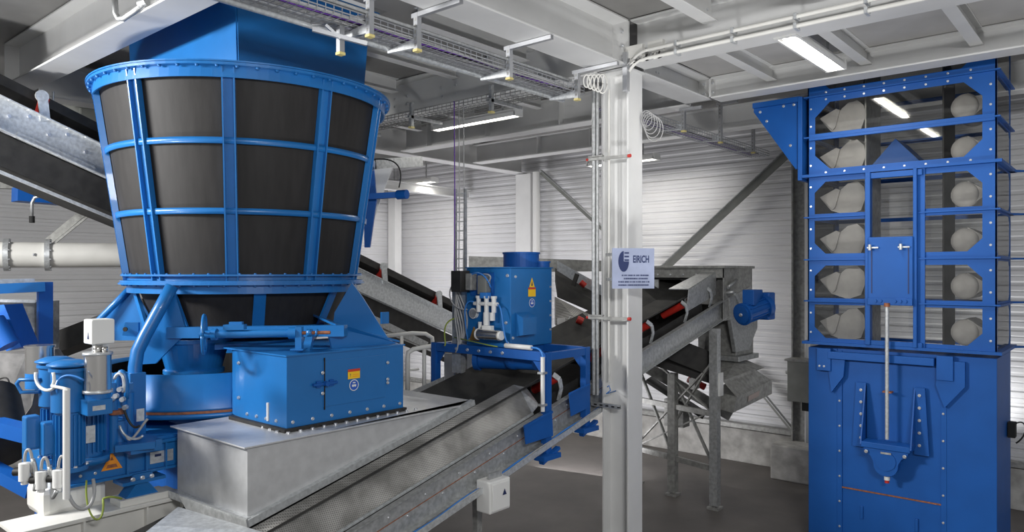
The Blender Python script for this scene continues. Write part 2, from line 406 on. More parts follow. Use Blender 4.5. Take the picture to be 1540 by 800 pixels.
# ---------------------------------------------------------------- back wall furniture
def simple(name, label, cat, mb, m, group=None): return tag(mb.build(name, m), label, cat, group)
simple('downpipe', 'shiny white downpipe on the back wall behind the sampling station', 'pipe', MB().cyl((-9.18, 11.45, FZ), (-9.18, 11.45, 5.0), .075, 20), WPLAS)
simple('wall_post', 'flat pale post left of the shiny downpipe', 'post', MB().box((-9.75, 11.48, FZ), (-9.36, 11.58, 5.0), .005), WHITE)
simple('wall_post', 'white corner post where the ribbed walls meet at far left', 'post', MB().box((-13.55, 11.3, FZ), (-13.3, 11.5, 5.0), .005), WHITE)
simple('wall_post', 'white post standing left of the corner post, behind the drum', 'post', MB().box((-13.6, 10.0, FZ), (-13.45, 10.25, 5.0), .005), WHITE)
wp = thing('wall_post', 'grey H post on the back wall left of the blue elevator', 'post', (-4.0, 11.4, FZ))
MB().box((-4.10, 11.36, FZ+.5), (-4.08, 11.55, 5.0)).build('flange', GALVD, wp); MB().box((-3.90, 11.36, FZ+.5), (-3.88, 11.55, 5.0)).build('flange', WHITE, wp); MB().box((-4.08, 11.45, FZ+.5), (-3.9, 11.46, 5.0)).build('web', GALVD, wp)
def brace(label, p0, p1, w=.10):
    t = thing('diagonal_brace', label, 'brace', p0); n = V((0, 1, 0))
    MB().bar(p0, p1, .012, w, up=(p1-p0).cross(n)).build('angle_leg', OLIVE, t)
    d = (p1-p0).cross(n).normalized()*w/2
    MB().bar(p0+d+V((0, -.04, 0)), p1+d+V((0, -.04, 0)), .08, .012, up=(p1-p0).cross(n)).build('angle_leg', GALV, t)
brace('long grey diagonal brace on the back wall right of the column', V((-6.55, 11.5, 2.9)), V((-4.2, 11.5, 4.85)), .12)
brace('grey diagonal brace on the back wall left of the column', V((-9.1, 11.5, 5.0)), V((-7.0, 11.5, 3.3)), .09)
brace('short grey brace low on the wall beside the discharge chute', V((-4.95, 11.5, 1.45)), V((-4.1, 11.45, .55)), .07)
simple('concrete_block', 'low concrete block on the floor left of the elevator foot', 'concrete block', MB().box((-4.27, 10.95, FZ), (-2.0, 11.50, .42), .02), CONC)
wc = thing('wall_cabinet', 'grey metal cabinet on the wall just left of the elevator', 'cabinet', (-3.8, 11.2, 1.0))
MB().box((-4.05, 11.05, 1.08), (-3.3, 11.33, 1.68), .008).build('body', OLIVE, wc); MB().box((-4.08, 11.02, 1.68), (-3.28, 11.34, 1.71)).build('lid', GALVD, wc)
MB().box((-3.85, 11.1, .95), (-3.4, 11.3, 1.08)).build('cable_gland', DARK, wc)
MB().cyl((-4.09, 11.12, 1.5), (-4.05, 11.12, 1.5), .03, 10).build('knob', GALV, wc)
# ---------------------------------------------------------------- lamps
def lamp(label, axis, c, a0, a1, z, w=.16, power=40):
    mid = (a0+a1)/2
    def P(u, v, h): return V((u, v, h)) if axis == 'X' else V((v, u, h))
    t = thing('ceiling_lamp', label, 'lamp', P(mid, c, z))
    mb = MB(); mb.box(P(a0, c-w/2, z+.03), P(a1, c+w/2, z+.09), .006); mb.build('housing', WPLAS, t)
    mb = MB(); mb.box(P(a0, c-w/2-.02, z+.0), P(a1, c-w/2, z+.05)); mb.box(P(a0, c+w/2, z+.0), P(a1, c+w/2+.02, z+.05)); mb.split('reflector', WPLAS, t)
    for s in (-.03, .03): MB().cyl(P(a0+.03, c+s, z+.012), P(a1-.03, c+s, z+.012), .014, 10).build('tube', TUBE, t)
    for e in (a0, a1): mb = MB(); mb.box(P(e-.015, c-w/2-.02, z-.004), P(e+.015, c+w/2+.02, z+.095)); mb.build('end_cap', WPLAS, t)
    for e in (a0+.25, a1-.25): MB().bar(P(e, c, z+.09), P(e, c, min(z+.45, DZ)), .02, .02, up=(1, 0, 0)).build('hanger_rod', GALV, t)
    ld = bpy.data.lights.new('lamp_light', 'AREA'); ld.shape = 'RECTANGLE'; ld.size = abs(a1-a0); ld.size_y = w*.45; ld.energy = power; ld.color = (1, .97, .92)
    lo = bpy.data.objects.new('lamp_light', ld); COL.objects.link(lo); lo.location = P(mid, c, z-.012); lo.rotation_euler = (0, 0, 0 if axis == 'X' else PI/2)
    return t
lamp('bright twin tube ceiling lamp above the elevator, pointing away from us', 'Y', -2.38, 6.45, 7.85, 5.06, power=25)
lamp('long glowing ceiling lamp behind the cable tray at top centre', 'X', 6.82, -7.2, -5.75, 4.90, w=.10, power=18)
lamp('small ceiling lamp far back behind the white column', 'X', 10.6, -7.3, -6.0, 4.84, power=25)
lamp('ceiling lamp far back above the left corner', 'X', 10.3, -12.4, -10.9, 4.84, power=25)

# ================================================================== DRUM (round bin) with hood and mixer
DC = V((-6.65, 3.78, 0)); e1 = V((.869, -.494, 0)).normalized(); e2 = V((.494, .869, 0)).normalized()
def dp(phi, r, z): 
    p = math.radians(phi); return DC + e1*(r*math.cos(p)) + e2*(r*math.sin(p)) + V((0, 0, z))
drum = thing('surge_bin', 'large round bin of black rubber panels in a blue rib frame', 'industrial bin', (DC.x, DC.y, 2.45))
ZT, ZB, RTP, RBT = 4.66, 2.93, 1.285, 1.03
def rad(z): return RBT + (RTP-RBT)*(z-ZB)/(ZT-ZB)
bands = [4.08, 3.51]
lv = [ZT-.02, bands[0], bands[1], ZB+.02]
RA = [-6.5+36*k for k in range(10)]
for k in range(10):
    for z1, z0 in zip(lv, lv[1:]):
        mb = MB(); A = []
        for i in range(9):
            ph = RA[k]+36*i/8
            A.append([mb.bm.verts.new(dp(ph, rad(z)-.012, z)) for z in (z0, z1)])
        for i in range(8): f = mb.bm.faces.new((A[i][0], A[i+1][0], A[i+1][1], A[i][1])); f.smooth = True
        mb.build('rubber_panel', PANELM, drum)
MB().lathe([(RBT-.09, ZB), (RTP-.09, ZT)], DC, 48).build('liner', DARK, drum)
for ph in RA:
    mb = MB(); w = .052
    a = dp(ph, rad(ZT), ZT); b = dp(ph, rad(ZB), ZB); rd = (dp(ph, 1, 0)-DC).normalized(); tg = V((-rd.y, rd.x, 0))
    mb.bar(b, a, w*2, .014, up=rd)
    mb.bar(b+tg*.045+rd*.02, a+tg*.045+rd*.02, .012, .05, up=rd); mb.bar(b-tg*.045+rd*.02, a-tg*.045+rd*.02, .012, .05, up=rd)
    mb.build('rib', BLUE, drum)
for z in bands:
    mb = MB().lathe([(rad(z)+.012, z-.025), (rad(z)+.024, z-.025), (rad(z)+.03, z+.025), (rad(z)+.012, z+.025)], DC, 80); mb.smooth(); mb.build('band', BLUE, drum)
MB().lathe([(RTP-.05, ZT-.03), (RTP+.028, ZT-.09), (RTP+.04, ZT-.09), (RTP+.035, ZT+.0), (RTP+.085, ZT), (RTP+.085, ZT+.022), (RTP-.05, ZT+.022)], DC, 96).build('top_ring', BLUE, drum)
MB().lathe([(RTP+.03, ZT+.024), (RTP+.092, ZT+.024), (RTP+.092, ZT+.036), (.2, ZT+.036)], DC, 96).build('top_cover', BLUE, drum)
MB().lathe([(RBT-.06, ZB-.02), (RBT+.075, ZB-.02), (RBT+.075, ZB+.0), (RBT+.02, ZB+.005), (RBT+.02, ZB+.035), (RBT+.07, ZB+.04), (RBT+.07, ZB+.055), (RBT-.06, ZB+.055)], DC, 96).build('middle_ring', BLUE, drum)
MB().lathe([(RBT-.05, ZB-.10), (RBT+.01, ZB-.10), (RBT+.01, ZB-.02), (RBT+.09, ZB-.02), (RBT+.09, ZB-.035), (RBT+.02, ZB-.04), (RBT+.02, ZB-.11)], DC, 96).build('lower_ring', BLUE, drum)
n = 0
for k in range(30):
    ph = -95+k*190/29; rd = (dp(ph, 1, 0)-DC)
    bolt(drum, dp(ph, RTP+.062, ZT-.001), (0, 0, -1), .014, BOLTB); bolt(drum, dp(ph, RBT+.05, ZB-.036), (0, 0, -1), .012, BOLTB); bolt(drum, dp(ph, RBT+.05, ZB+.055), (0, 0, 1), .010, BOLTB)
# lower cone
Z2, R2 = 2.50, .82
def rad2(z): return R2+(RBT-.03-R2)*(z-Z2)/(ZB-Z2)
LA = [6+45*k for k in range(8)]
for k in range(8):
    mb = MB(); A = []
    for i in range(9):
        ph = LA[k]+45*i/8; A.append([mb.bm.verts.new(dp(ph, rad2(z)-.015, z)) for z in (Z2, ZB-.05)])
    for i in range(8): f = mb.bm.faces.new((A[i][0], A[i+1][0], A[i+1][1], A[i][1])); f.smooth = True
    mb.build('rubber_panel', PANELM, drum)
for ph in LA:
    rd = (dp(ph, 1, 0)-DC).normalized(); MB().bar(dp(ph, rad2(Z2), Z2), dp(ph, rad2(ZB), ZB-.05), .10, .02, up=rd).build('rib', BLUE, drum)
MB().lathe([(R2-.03, Z2-.07), (R2+.03, Z2-.07), (R2+.05, Z2-.01), (R2+.0, Z2+.02), (R2-.03, Z2+.02)], DC, 72).smooth().build('outlet_ring', BLUE, drum)
MB().lathe([(R2-.03, Z2-.05), (.05, Z2-.05)], DC, 40).build('outlet_plate', DBLUE, drum)
# hood
hood = thing('feed_hood', 'blue square hood on top of the round bin, rising through the beams', 'hood', (-6.75, 3.82, 4.70))
mb = MB(); zt, zb = 5.515, 4.700
P = [(-7.78, 3.15), (-5.70, 3.15), (-5.70, 4.46), (-7.78, 4.46)]; Q = [(-7.8, 3.12), (-5.68, 3.12), (-5.68, 4.52), (-7.8, 4.52)]
bmv = mb.bm.verts.new
A = [bmv((x, y, zb)) for x, y in P]; B = [bmv((x, y, zt)) for x, y in Q]
for i in range(4): mb.bm.faces.new((A[i], A[(i+1) % 4], B[(i+1) % 4], B[i]))
mb.bm.faces.new(A); mb.bm.faces.new(B)
es = [e for e in mb.bm.edges if abs(e.verts[0].co.z-e.verts[1].co.z) > .5]
bmesh.ops.bevel(mb.bm, geom=es, offset=.012, segments=2, affect='EDGES')
mb.build('shell', BLUE, hood)
MB().box((-7.86, 3.07, zt-.03), (-5.62, 4.58, zt)).build('top_flange', BLUE, hood)

# mixer below
PC = V((-6.75, 3.45, 0)); mixer = thing('pan_mixer', 'blue round mixing pan with big square discharge housing under the bin', 'mixer', (PC.x, PC.y, 1.78))
def pp(a, r, z): return PC+V((r*math.cos(a), r*math.sin(a), z))
MB().lathe([(.90, 2.10), (.96, 2.16), (1.0, 2.16), (1.0, 1.90), (1.015, 1.88), (1.015, 1.86), (.92, 1.86)], PC, 96).smooth().build('pan_shell', BLUE, mixer)
MB().lathe([(1.005, 1.842), (1.03, 1.842), (1.03, 1.86), (1.0, 1.86)], PC, 96).build('seal_ring', RUST, mixer)
MB().lathe([(.8, 1.79), (1.03, 1.80), (1.03, 1.838), (.9, 1.838)], PC, 96).smooth().build('turntable', BLUE, mixer)
MB().lathe([(.88, 2.14), (.88, 1.95), (.02, 1.95)], PC, 64).build('pan_inside', DARK, mixer)
# inlet funnel inside the open pan
fc = U(292, 545, 6.45); 
MB().lathe([(.22, 2.13), (.25, 2.13), (.25, 2.16), (.23, 2.17), (.29, 2.40), (.32, 2.40), (.32, 2.43), (.26, 2.43)], (fc.x, fc.y), 40).build('inlet_funnel', BLUE, mixer)
# lid plates: cover deck behind the opening
mb = MB(); A = []
mb.prism([pp(math.radians(a), .99, 2.36) for a in range(-25, 150, 12)], (0, 0, .04)); mb.build('pan_cover', BLUE, mixer)
MB().lathe([(.98, 2.16), (.98, 2.37)], PC, 40, math.radians(5), math.radians(150)).build('pan_upper_wall', DBLUE, mixer)
# discharge housing
hx0, hx1, hy0, hy1, hz0, hz1 = -5.72, -4.86, 3.08, 4.22, 1.835, 2.37
mb = MB(); out = [(hx1, hy0), (hx1, hy1), (hx0-.1, hy1)]
arc = [(-5.47, hy0)] + [(-5.47-.32*math.sin(math.radians(a)), hy0+.10*(1-math.cos(math.radians(a)))) for a in range(15, 91, 15)]
poly = [V((x, y, hz0)) for x, y in out+[(-5.9, 3.6)]+arc[::-1]]
mb.prism(poly, (0, 0, hz1-hz0))
mb.build('discharge_housing', BLUE, mixer)
lid = [V((x, y, hz1)) for x, y in [(hx1+.012, hy0-.012), (hx1+.012, hy1+.012), (hx0-.1, hy1+.012), (-5.9, 3.6), (-5.8, hy0+.0), (-5.45, hy0-.012)]]
MB().prism(lid, (0, 0, .012)).build('housing_lid', BLUE, mixer)
MB().box((hx1-.001, 3.40, 1.95), (hx1+.006, 4.02, 2.31), .002).build('door', BLUE, mixer)
d = MB().box((hx1+.004, 3.405, 1.93), (hx1+.010, 3.415, 2.335)); d.build('door_seam', DARK, mixer)
MB().box((hx1+.006, 3.30, 2.125), (hx1+.03, 3.52, 2.145)).cyl((hx1+.01, 3.41, 2.135), (hx1+.05, 3.41, 2.135), .02, 10).box((hx1+.006, 3.33, 2.11), (hx1+.02, 3.37, 2.16)).box((hx1+.006, 3.45, 2.11), (hx1+.02, 3.49, 2.16)).build('door_latch', DBLUE, mixer)
for y, z in ((3.39, 2.22), (3.39, 2.06), (4.04, 2.24), (4.04, 2.10), (4.04, 2.07)): bolt(mixer, (hx1+.008, y, z), (1, 0, 0), .011)
for k in range(7): bolt(mixer, (hx1, 3.13+k*.175, 1.875), (1, 0, 0), .011)
for k in range(4): bolt(mixer, (-5.42+k*.14, hy0, 1.875), (0, -1, 0), .011)
for z in (1.99, 2.27): bolt(mixer, (-5.55, hy0+.0, z), (0, -1, 0), .012)
MB().box((-5.12, hy0-.012, 1.86), (-5.105, hy0, 2.00)).build('label_strip', WPLAS, mixer)
def sticker_rect(parent, o, x, y, w, h, m, name='sticker', lift=.003):
    o = V(o); x = V(x).normalized(); y = V(y).normalized(); n = x.cross(y)
    return MB().prism([o-x*w/2-y*h/2+n*lift, o+x*w/2-y*h/2+n*lift, o+x*w/2+y*h/2+n*lift, o-x*w/2+y*h/2+n*lift], n*.0012).build(name, m, parent)
def mandatory(parent, o, x, y, r):
    o = V(o); x = V(x).normalized(); y = V(y).normalized(); n = x.cross(y)
    MB().cyl(o+n*.003, o+n*.0045, r, 28).build('sticker', WPLAS, parent)
    MB().cyl(o+n*.0046, o+n*.0056, r*.86, 28).build('sticker_disc', MANDB, parent)
    mb = MB(); q = o+n*.0057
    mb.prism([q+x*a*r+y*b*r for a, b in ((-.25, .55), (.25, .55), (.32, .35), (-.32, .35))], n*.0008)
    mb.prism([q+x*a*r+y*b*r for a, b in ((-.48, .12), (.48, .12), (.42, -.25), (.12, -.3), (0, -.12), (-.12, -.3), (-.42, -.25))], n*.0008)
    mb.build('sticker_symbol', WPLAS, parent)
so = V((hx1+.006, 3.69, 2.18)); sx, sy = (0, 1, 0), (0, 0, 1)
sticker_rect(mixer, so, sx, sy, .12, .075, YEL); sticker_rect(mixer, so+V((0, 0, .031)), sx, sy, .12, .02, REDS, 'sticker_band', .0045)
text(mixer, 'sticker_mark', '!', so+V((.005, -.035, -.01)), sx, sy, .04, SIGNB)
for k in range(2): sticker_rect(mixer, so+V((0, .018, -.004-k*.015)), sx, sy, .055, .005, ORNG, 'sticker_line', .0045)
mandatory(mixer, so+V((0, .0, -.09)), sx, sy, .046)
# side plate of cover, top rear ramp
MB().prism([V((-5.0, 4.30, 2.38)), V((-5.0, 3.62, 2.56)), V((-5.9, 4.0, 2.60)), V((-5.9, 4.6, 2.40))], (0, 0, .02)).build('sloping_cover', BLUE, mixer)
MB().prism([V((-4.98, 4.26, 2.382)), V((-5.02, 3.60, 2.382)), V((-5.02, 3.55, 2.57)), V((-4.98, 3.75, 2.55))], (-.02, 0, 0)).build('cover_side', BLUE, mixer)
# cross beam with scissor lever between the box and the cone
MB().bar(U(255, 500, 6.1), U(520, 497, 6.0), .10, .09).build('cross_member', BLUE, mixer)
MB().bar(U(467, 392+110, 5.95), U(455, 560, 5.75), .06, .05).bar(U(455, 575, 5.75), U(455, 553, 5.75), .12, .09).build('lever', BLUE, mixer)
# handwheel spindle
hw = thing('handwheel_drive', 'blue handwheel with long threaded spindle above the mixing pan', 'handwheel', U(307, 530, 5.72))
hc = U(307, 503, 5.72); ax = (U(495, 500, 5.72)-hc).normalized(); up = V((0, 0, 1)); sd_ = ax.cross(up).normalized()
sdw = (ax*.30 + sd_*.954).normalized()
mb = MB(); R = .148
mb.tube([hc+sdw*R*math.cos(2*PI*k/36)+up*R*math.sin(2*PI*k/36) for k in range(37)], .014, 8)
mb.build('wheel_rim', BLUE, hw)
for k in range(5):
    a = 2*PI*k/5+.5; MB().tube([hc, hc+sdw*R*math.cos(a)+up*R*math.sin(a)], .009, 6).build('spoke', BLUE, hw)
MB().cyl(hc-ax*.03, hc+ax*.05, .03, 14).build('hub', BLUE, hw)
MB().cyl(hc+ax*.05, hc+ax*.72, .03, 16).cyl(hc+ax*.06, hc+ax*.10, .045, 16).cyl(hc+ax*.66, hc+ax*.72, .045, 16).build('spindle_tube', BLUE, hw)
MB().bar(hc+ax*.16+up*.055, hc+ax*.32+up*.055, .07, .04).bar(hc+ax*.20+up*.08, hc+ax*.30+up*.08, .04, .03).build('gear_case', BLUE, hw)
MB().cyl(hc+ax*.72, hc+ax*.98, .014, 12).build('threaded_rod', RUST, hw)
MB().cyl(hc+ax*.80, hc+ax*.84, .03, 8).cyl(hc+ax*.87, hc+ax*.885, .028, 8).split('nut', BLUE, hw)
MB().bar(hc+ax*.74-up*.14, hc+ax*.74+up*.05, .06, .05, up=ax).bar(hc+ax*.735-up*.13, hc+ax*.735-up*.12, .12, .1, up=ax).build('spindle_bracket', BLUE, hw)
# support legs (gusset plates)
def gusset(label, pts, t, tube=None, tr=.05, th=.03):
    P = [U(x, y, t[i] if isinstance(t, (list, tuple)) else t) for i, (x, y) in enumerate(pts)]
    g = thing('bin_support', label, 'support leg', min(P, key=lambda p: p.z))
    mb = MB(); nrm = (P[1]-P[0]).cross(P[2]-P[0]).normalized(); mb.prism(P, nrm*th); mb.build('gusset_plate', BLUE, g)
    if tube:
        Q = [U(x, y, tt) for x, y, tt in tube]; MB().tube(Q, tr, 14).build('curved_tube', BLUE, g)
    return g
gl = gusset('curved blue support leg at the front left of the round bin', [(258, 432), (222, 505), (206, 548), (236, 546), (262, 520), (283, 500), (265, 440)], 6.12,
       [(259, 430, 6.08), (240, 465, 6.02), (218, 505, 5.95), (207, 528, 5.92), (203, 552, 5.9), (203, 600, 5.88), (203, 654, 5.88)], .052)
MB().bar(U(203, 560, 5.88), U(203, 656, 5.88), .12, .12, up=(0, 1, 0)).build('foot_column', BLUE, gl)
lp = [U(188+12*math.cos(a), 495+10*math.sin(a), 5.95) for a in [math.radians(x) for x in range(90, 271, 20)]]+[U(208, 485, 5.98), U(208, 507, 5.98)]
MB().prism(lp, FW*.03).build('lifting_eye', BLUE, gl)
MB().cyl(U(189, 495, 5.94), U(189, 495, 5.94)-FW*.012, .018, 14).build('eye_hole', DARK, gl)
gusset('blue triangular support leg at the back left of the round bin', [(198, 432), (205, 440), (228, 500), (222, 512), (150, 512), (147, 480)], 6.9, [(196, 433, 6.88), (172, 458, 6.85), (148, 482, 6.82), (146, 510, 6.8)], .03)
gr = gusset('blue triangular support leg on the right side of the round bin', [(529, 425), (545, 447), (583, 508), (500, 500), (503, 470)], 6.75, None)
MB().box(U(572, 487, 6.7), U(585, 469, 6.75)).build('lug', BLUE, gr)
leg_in = MB().bar(U(203, 436, 6.75), U(222, 500, 6.6), .03, .05); leg_in.build('inner_rib', BLUE, gl)

# ================================================================== CHUTE + MAIN CONVEYOR
def zc(y): return 1.25+.24*(y-3.74)
S = .24
CX = -4.68   # chute front face
ch = thing('inlet_chute', 'galvanised sheet metal chute box below the blue discharge housing', 'chute', (-5.2, 3.5, 1.2))
y0 = 2.66; y1 = 4.86; ztp = 1.795
def zb_(y): return 1.305+S*(y-2.65)
mb = MB()
mb.prism([V((-5.72, y0, ztp)), V((-5.72, y0, zb_(y0)-.05)), V((-5.72, y1, zb_(y1))), V((-5.72, y1, ztp))], (-5.72*-1+CX, 0, 0))
mb.build('body', CHUTE, ch)
MB().box((-5.76, y0-.04, ztp), (CX+.03, y1-.1, ztp+.012), .003).build('top_plate', CHUTE, ch)
MB().bar(V((CX+.022, y0-.02, zb_(y0)-.02)), V((CX+.022, y1+.02, zb_(y1)-.02)), .055, .05).build('bottom_rail', GALVL, ch)
MB().bar(V((CX+.03, y0-.022, zb_(y0)-.01)), V((-5.76, y0-.022, zb_(y0)-.03)), .06, .055).build('front_rail', GALVL, ch)
for k in range(13): bolt(ch, (hx1+.05, hy0-.02+k*.105, ztp+.012), (0, 0, 1), .014)
for k in range(7): bolt(ch, (hx1-.05-k*.115, hy0-.05+.012*k, ztp+.012), (0, 0, 1), .014)
MB().box((-5.65, hy0-.035, ztp+.012), (hx1+.025, hy1+.02, ztp+.04)).build('rubber_gasket', RUBBER, ch)
conv = thing('belt_conveyor', 'long inclined galvanised belt conveyor rising to the hopper behind the column', 'conveyor', (-4.95, 5.5, FZ))
CXR, CXL = -4.36, -5.62
YA, YB = 1.0, 9.78
def chan(x, sg_, ya, yb, name='side_channel', m=GALV, h=.28):
    mb = MB()
    a = V((x, ya, zc(ya)-h/2)); b = V((x, yb, zc(yb)-h/2))
    mb.bar(a, b, .008, h); mb.bar(a+V((sg_*.03, 0, h/2)), b+V((sg_*.03, 0, h/2)), .06, .008); mb.bar(a+V((sg_*.03, 0, -h/2)), b+V((sg_*.03, 0, -h/2)), .06, .008)
    return mb.build(name, m, conv)
chan(CXR, 1, YA, 5.2); chan(CXR, 1, 5.2, 7.3); chan(CXR, 1, 7.3, YB, h=.25)
chan(CXL, -1, 3.2, YB)
# splice line and bolts on near channel
for k in range(26):
    y = 2.5+k*.19
    bolt(conv, (CXR+.004, y, zc(y)-.09-(.08 if k % 2 else 0)), (1, 0, 0), .010)
MB().bar(V((CXR+.006, 2, zc(2)-.14)), V((CXR+.006, 7.2, zc(7.2)-.14)), .004, .006).build('splice_line', RUST, conv)
# troughed belt
mb = MB(); prof = [(-5.46, .27), (-5.28, .17), (-5.12, .10), (-4.80, .10), (-4.64, .17), (-4.46, .27)]
A = [[mb.bm.verts.new((x, y, zc(y)+h)) for x, h in prof] for y in (1.2, 9.95)]
B = [[mb.bm.verts.new((x, y, zc(y)+h-.018)) for x, h in prof] for y in (1.2, 9.95)]
for i in range(5): mb.bm.faces.new((A[0][i], A[0][i+1], A[1][i+1], A[1][i])); mb.bm.faces.new((B[0][i], B[0][i+1], B[1][i+1], B[1][i]))
for i in (0, 5): mb.bm.faces.new((A[0][i], A[1][i], B[1][i], B[0][i]))
mb.build('belt', BELTM, conv)
MB().bar(V((-4.98, 1.2, zc(1.2)-.19)), V((-4.98, 9.9, zc(9.9)-.19)), .96, .012).build('return_belt', RUBBER, conv)
for y in (4.95, 5.85, 6.75, 7.65, 8.5, 9.2):
    for sgx, x0, x1 in ((1, -4.72, -4.43), (-1, -5.24, -5.53)):
        if y < 5 and sgx > 0: continue
        MB().cyl((x0, y, zc(y)+.05), (x1, y, zc(y)+.20), .045, 14).build('idler_roller', RED, conv)
        mb = MB(); pts = [V((x1+sgx*.02, y, zc(y)-.02)), V((x1+sgx*.055, y+.0, zc(y)+.10)), V((x1+sgx*.05, y-.02, zc(y)+.19)), V((x1+sgx*.01, y-.07, zc(y)+.24))]
        for a, b in zip(pts, pts[1:]): mb.bar(a, b, .05, .012, up=(1, 0, 0))
        mb.build('idler_bracket', GALVL, conv)
    MB().cyl((-4.80, y, zc(y)+.045), (-5.14, y, zc(y)+.045), .045, 12).build('idler_roller', RUBBER, conv)
# side guard skirts (dark) between channel and belt right of the portal
MB().bar(V((-4.42, 5.75, zc(5.75)+.02)), V((-4.42, 9.0, zc(9.0)+.02)), .01, .12).build('skirt', RUBBER, conv)
# wire tray & conduit along the lower edge
MB().bar(V((-4.27, 1.6, zc(1.6)-.30)), V((-4.27, 6.9, zc(6.9)-.30)), .09, .012).bar(V((-4.225, 1.6, zc(1.6)-.28)), V((-4.225, 6.9, zc(6.9)-.28)), .008, .05).build('cable_rail', GALVL, conv)
MB().tube([V((-4.27, y, zc(y)-.275+.008*math.sin(y*9))) for y in [1.6+.1*k for k in range(54)]], .010, 6).build('blue_cable', CBLUE, conv)
MB().tube([V((-4.25, y, zc(y)-.27+.006*math.sin(y*7+2))) for y in [1.6+.1*k for k in range(54)]], .008, 6).build('grey_cable', CBL, conv)
mb = MB(); pts = [V((-4.27, 6.95, zc(6.95)-.27)), U(912, 592, 7.3), U(918, 587, 7.3), U(916, 580, 7.3), U(913, 582, 7.3)]
mb.tube(pts, .006, 6); mb.build('blue_cable', CBLUE, conv)
# perforated guard
gd = thing('perforated_guard', 'grey perforated metal guard leaning along the side of the conveyor', 'guard', (-4.5, 3.8, 1.2))
ya, yb = 1.0, 5.42
top = lambda y: V((-4.628, y, zc(y)+.262)); knee = lambda y: V((-4.545, y, zc(y)+.225)); low = lambda y: V((-4.40, y, zc(y)+.012))
for f0, f1 in ((top, knee), (knee, low)):
    for a, b in ((ya, 2.6), (2.6, 3.9), (3.9, yb)):
        MB().prism([f0(a), f0(b), f1(b), f1(a)], (-.006, 0, -.004)).build('guard_panel', MESHM, gd)
ye = yb+.16
MB().prism([top(yb), knee(yb), low(yb), V((-4.44, ye, zc(ye)+.03)), V((-4.60, ye, zc(ye)+.18))], (-.004, .004, 0)).build('end_panel', GALV, gd)
MB().bar(low(ya)+V((.01, 0, 0)), low(yb)+V((.01, 0, 0)), .02, .02).build('lower_rail', GALVL, gd)
# front plates beneath the chute (feeding end)
fe = thing('conveyor_tail_cover', 'sloping galvanised tail cover below the front of the chute', 'cover', U(270, 795, 4.7))
MB().prism([U(268, 762, 5.1), U(395, 800, 4.6), U(420, 830, 4.4), U(180, 830, 4.4), U(232, 790, 4.7)], V((0, 0, -.02))).build('cover_plate', GALVL, fe)
MB().prism([U(268, 745, 5.25), U(370, 782, 4.78), U(375, 812, 4.75), U(285, 775, 5.15)], FW*.03).build('front_skirt', GALV, fe)
# white junction box under channel
jb = thing('junction_box', 'white electrical box hanging under the conveyor channel', 'junction box', U(742, 765, 6.45))
jc = onX(748, 741, -4.20); 
MB().box(jc+V((-.10, -.16, -.14)), jc+V((.06, .10, .13)), .012).build('case', WPLAS, jb)
MB().box(jc+V((.06, -.14, -.12)), jc+V((.075, .08, .11)), .006).build('lid', WPLAS, jb)
MB().prism([jc+V((.078, -.02, .0)), jc+V((.078, .03, .0)), jc+V((.078, .005, .05))], (.002, 0, 0)).build('warning_triangle', SIGNB, jb)
MB().box(jc+V((-.02, -.10, .13)), jc+V((.0, .06, .18))).build('mount', GALV, jb)
lg = thing('support_strut', 'grey steel strut below the conveyor by the white junction box', 'leg', onX(716, 800, -4.5))
MB().bar((-4.5, 4.77, FZ), (-4.5, 4.77, zc(4.77)-.27), .06, .06, up=(0, 1, 0)).build('post', GALVD, lg)
MB().bar((-4.5, 3.7, FZ+.3), (-4.5, 4.15, zc(4.15)-.27), .05, .05, up=(0, 1, 0)).build('brace', GALVD, lg)
MB().box((-4.58, 4.69, FZ), (-4.42, 4.85, FZ+.015)).build('foot', GALVD, lg)
# ---------------- head end of conveyor
hh = thing('head_hopper', 'dull grey steel hopper box swallowing the upper end of the belt', 'hopper', (-5.0, 9.9, 2.3))
hX0, hX1, hY0, hY1, hZ = -5.75, -4.3, 9.4, 10.35, 3.06
MB().box((hX1-.012, hY0, 2.35), (hX1, hY1, hZ)).build('side_plate', GALVD, hh)
MB().box((hX0, hY0, 2.0), (hX0+.012, hY1, hZ)).build('side_plate', GALVD, hh)
MB().box((hX0, hY1-.012, 2.0), (hX1, hY1, hZ)).build('back_plate', GALVD, hh)
MB().box((hX0, hY0, 2.93), (hX1, hY0+.012, hZ)).build('front_lintel', GALVD, hh)
MB().box((hX0-.03, hY0-.03, hZ), (hX1+.03, hY1+.03, hZ+.035), .004).build('rim', GALVD, hh)
MB().box((hX0+.02, hY0+.03, 2.9), (hX1-.03, hY1-.03, 2.94)).build('inner_cover', DARK, hh)
mb = MB().prism([V((-4.42, 8.55, 2.50)), V((-4.42, 9.4, 2.70)), V((-4.42, 9.4, 3.0)), V((-4.42, 8.62, 2.78))], (.012, 0, 0)); mb.build('skirt_plate', GALV, hh)
MB().prism([V((-4.42, 8.62, 2.78)), V((-4.42, 9.4, 3.0)), V((-4.62, 9.4, 3.0)), V((-4.70, 8.62, 2.78))], (0, 0, .012)).build('skirt_flange', GALV, hh)
for k in range(6): bolt(hh, (-5.5+k*.2, hY0-.003, 2.97), (0, -1, 0), .012)
MB().box((-5.35, hY0-.02, 2.6), (-5.28, hY0, 2.9)).build('bracket', GALVL, hh)
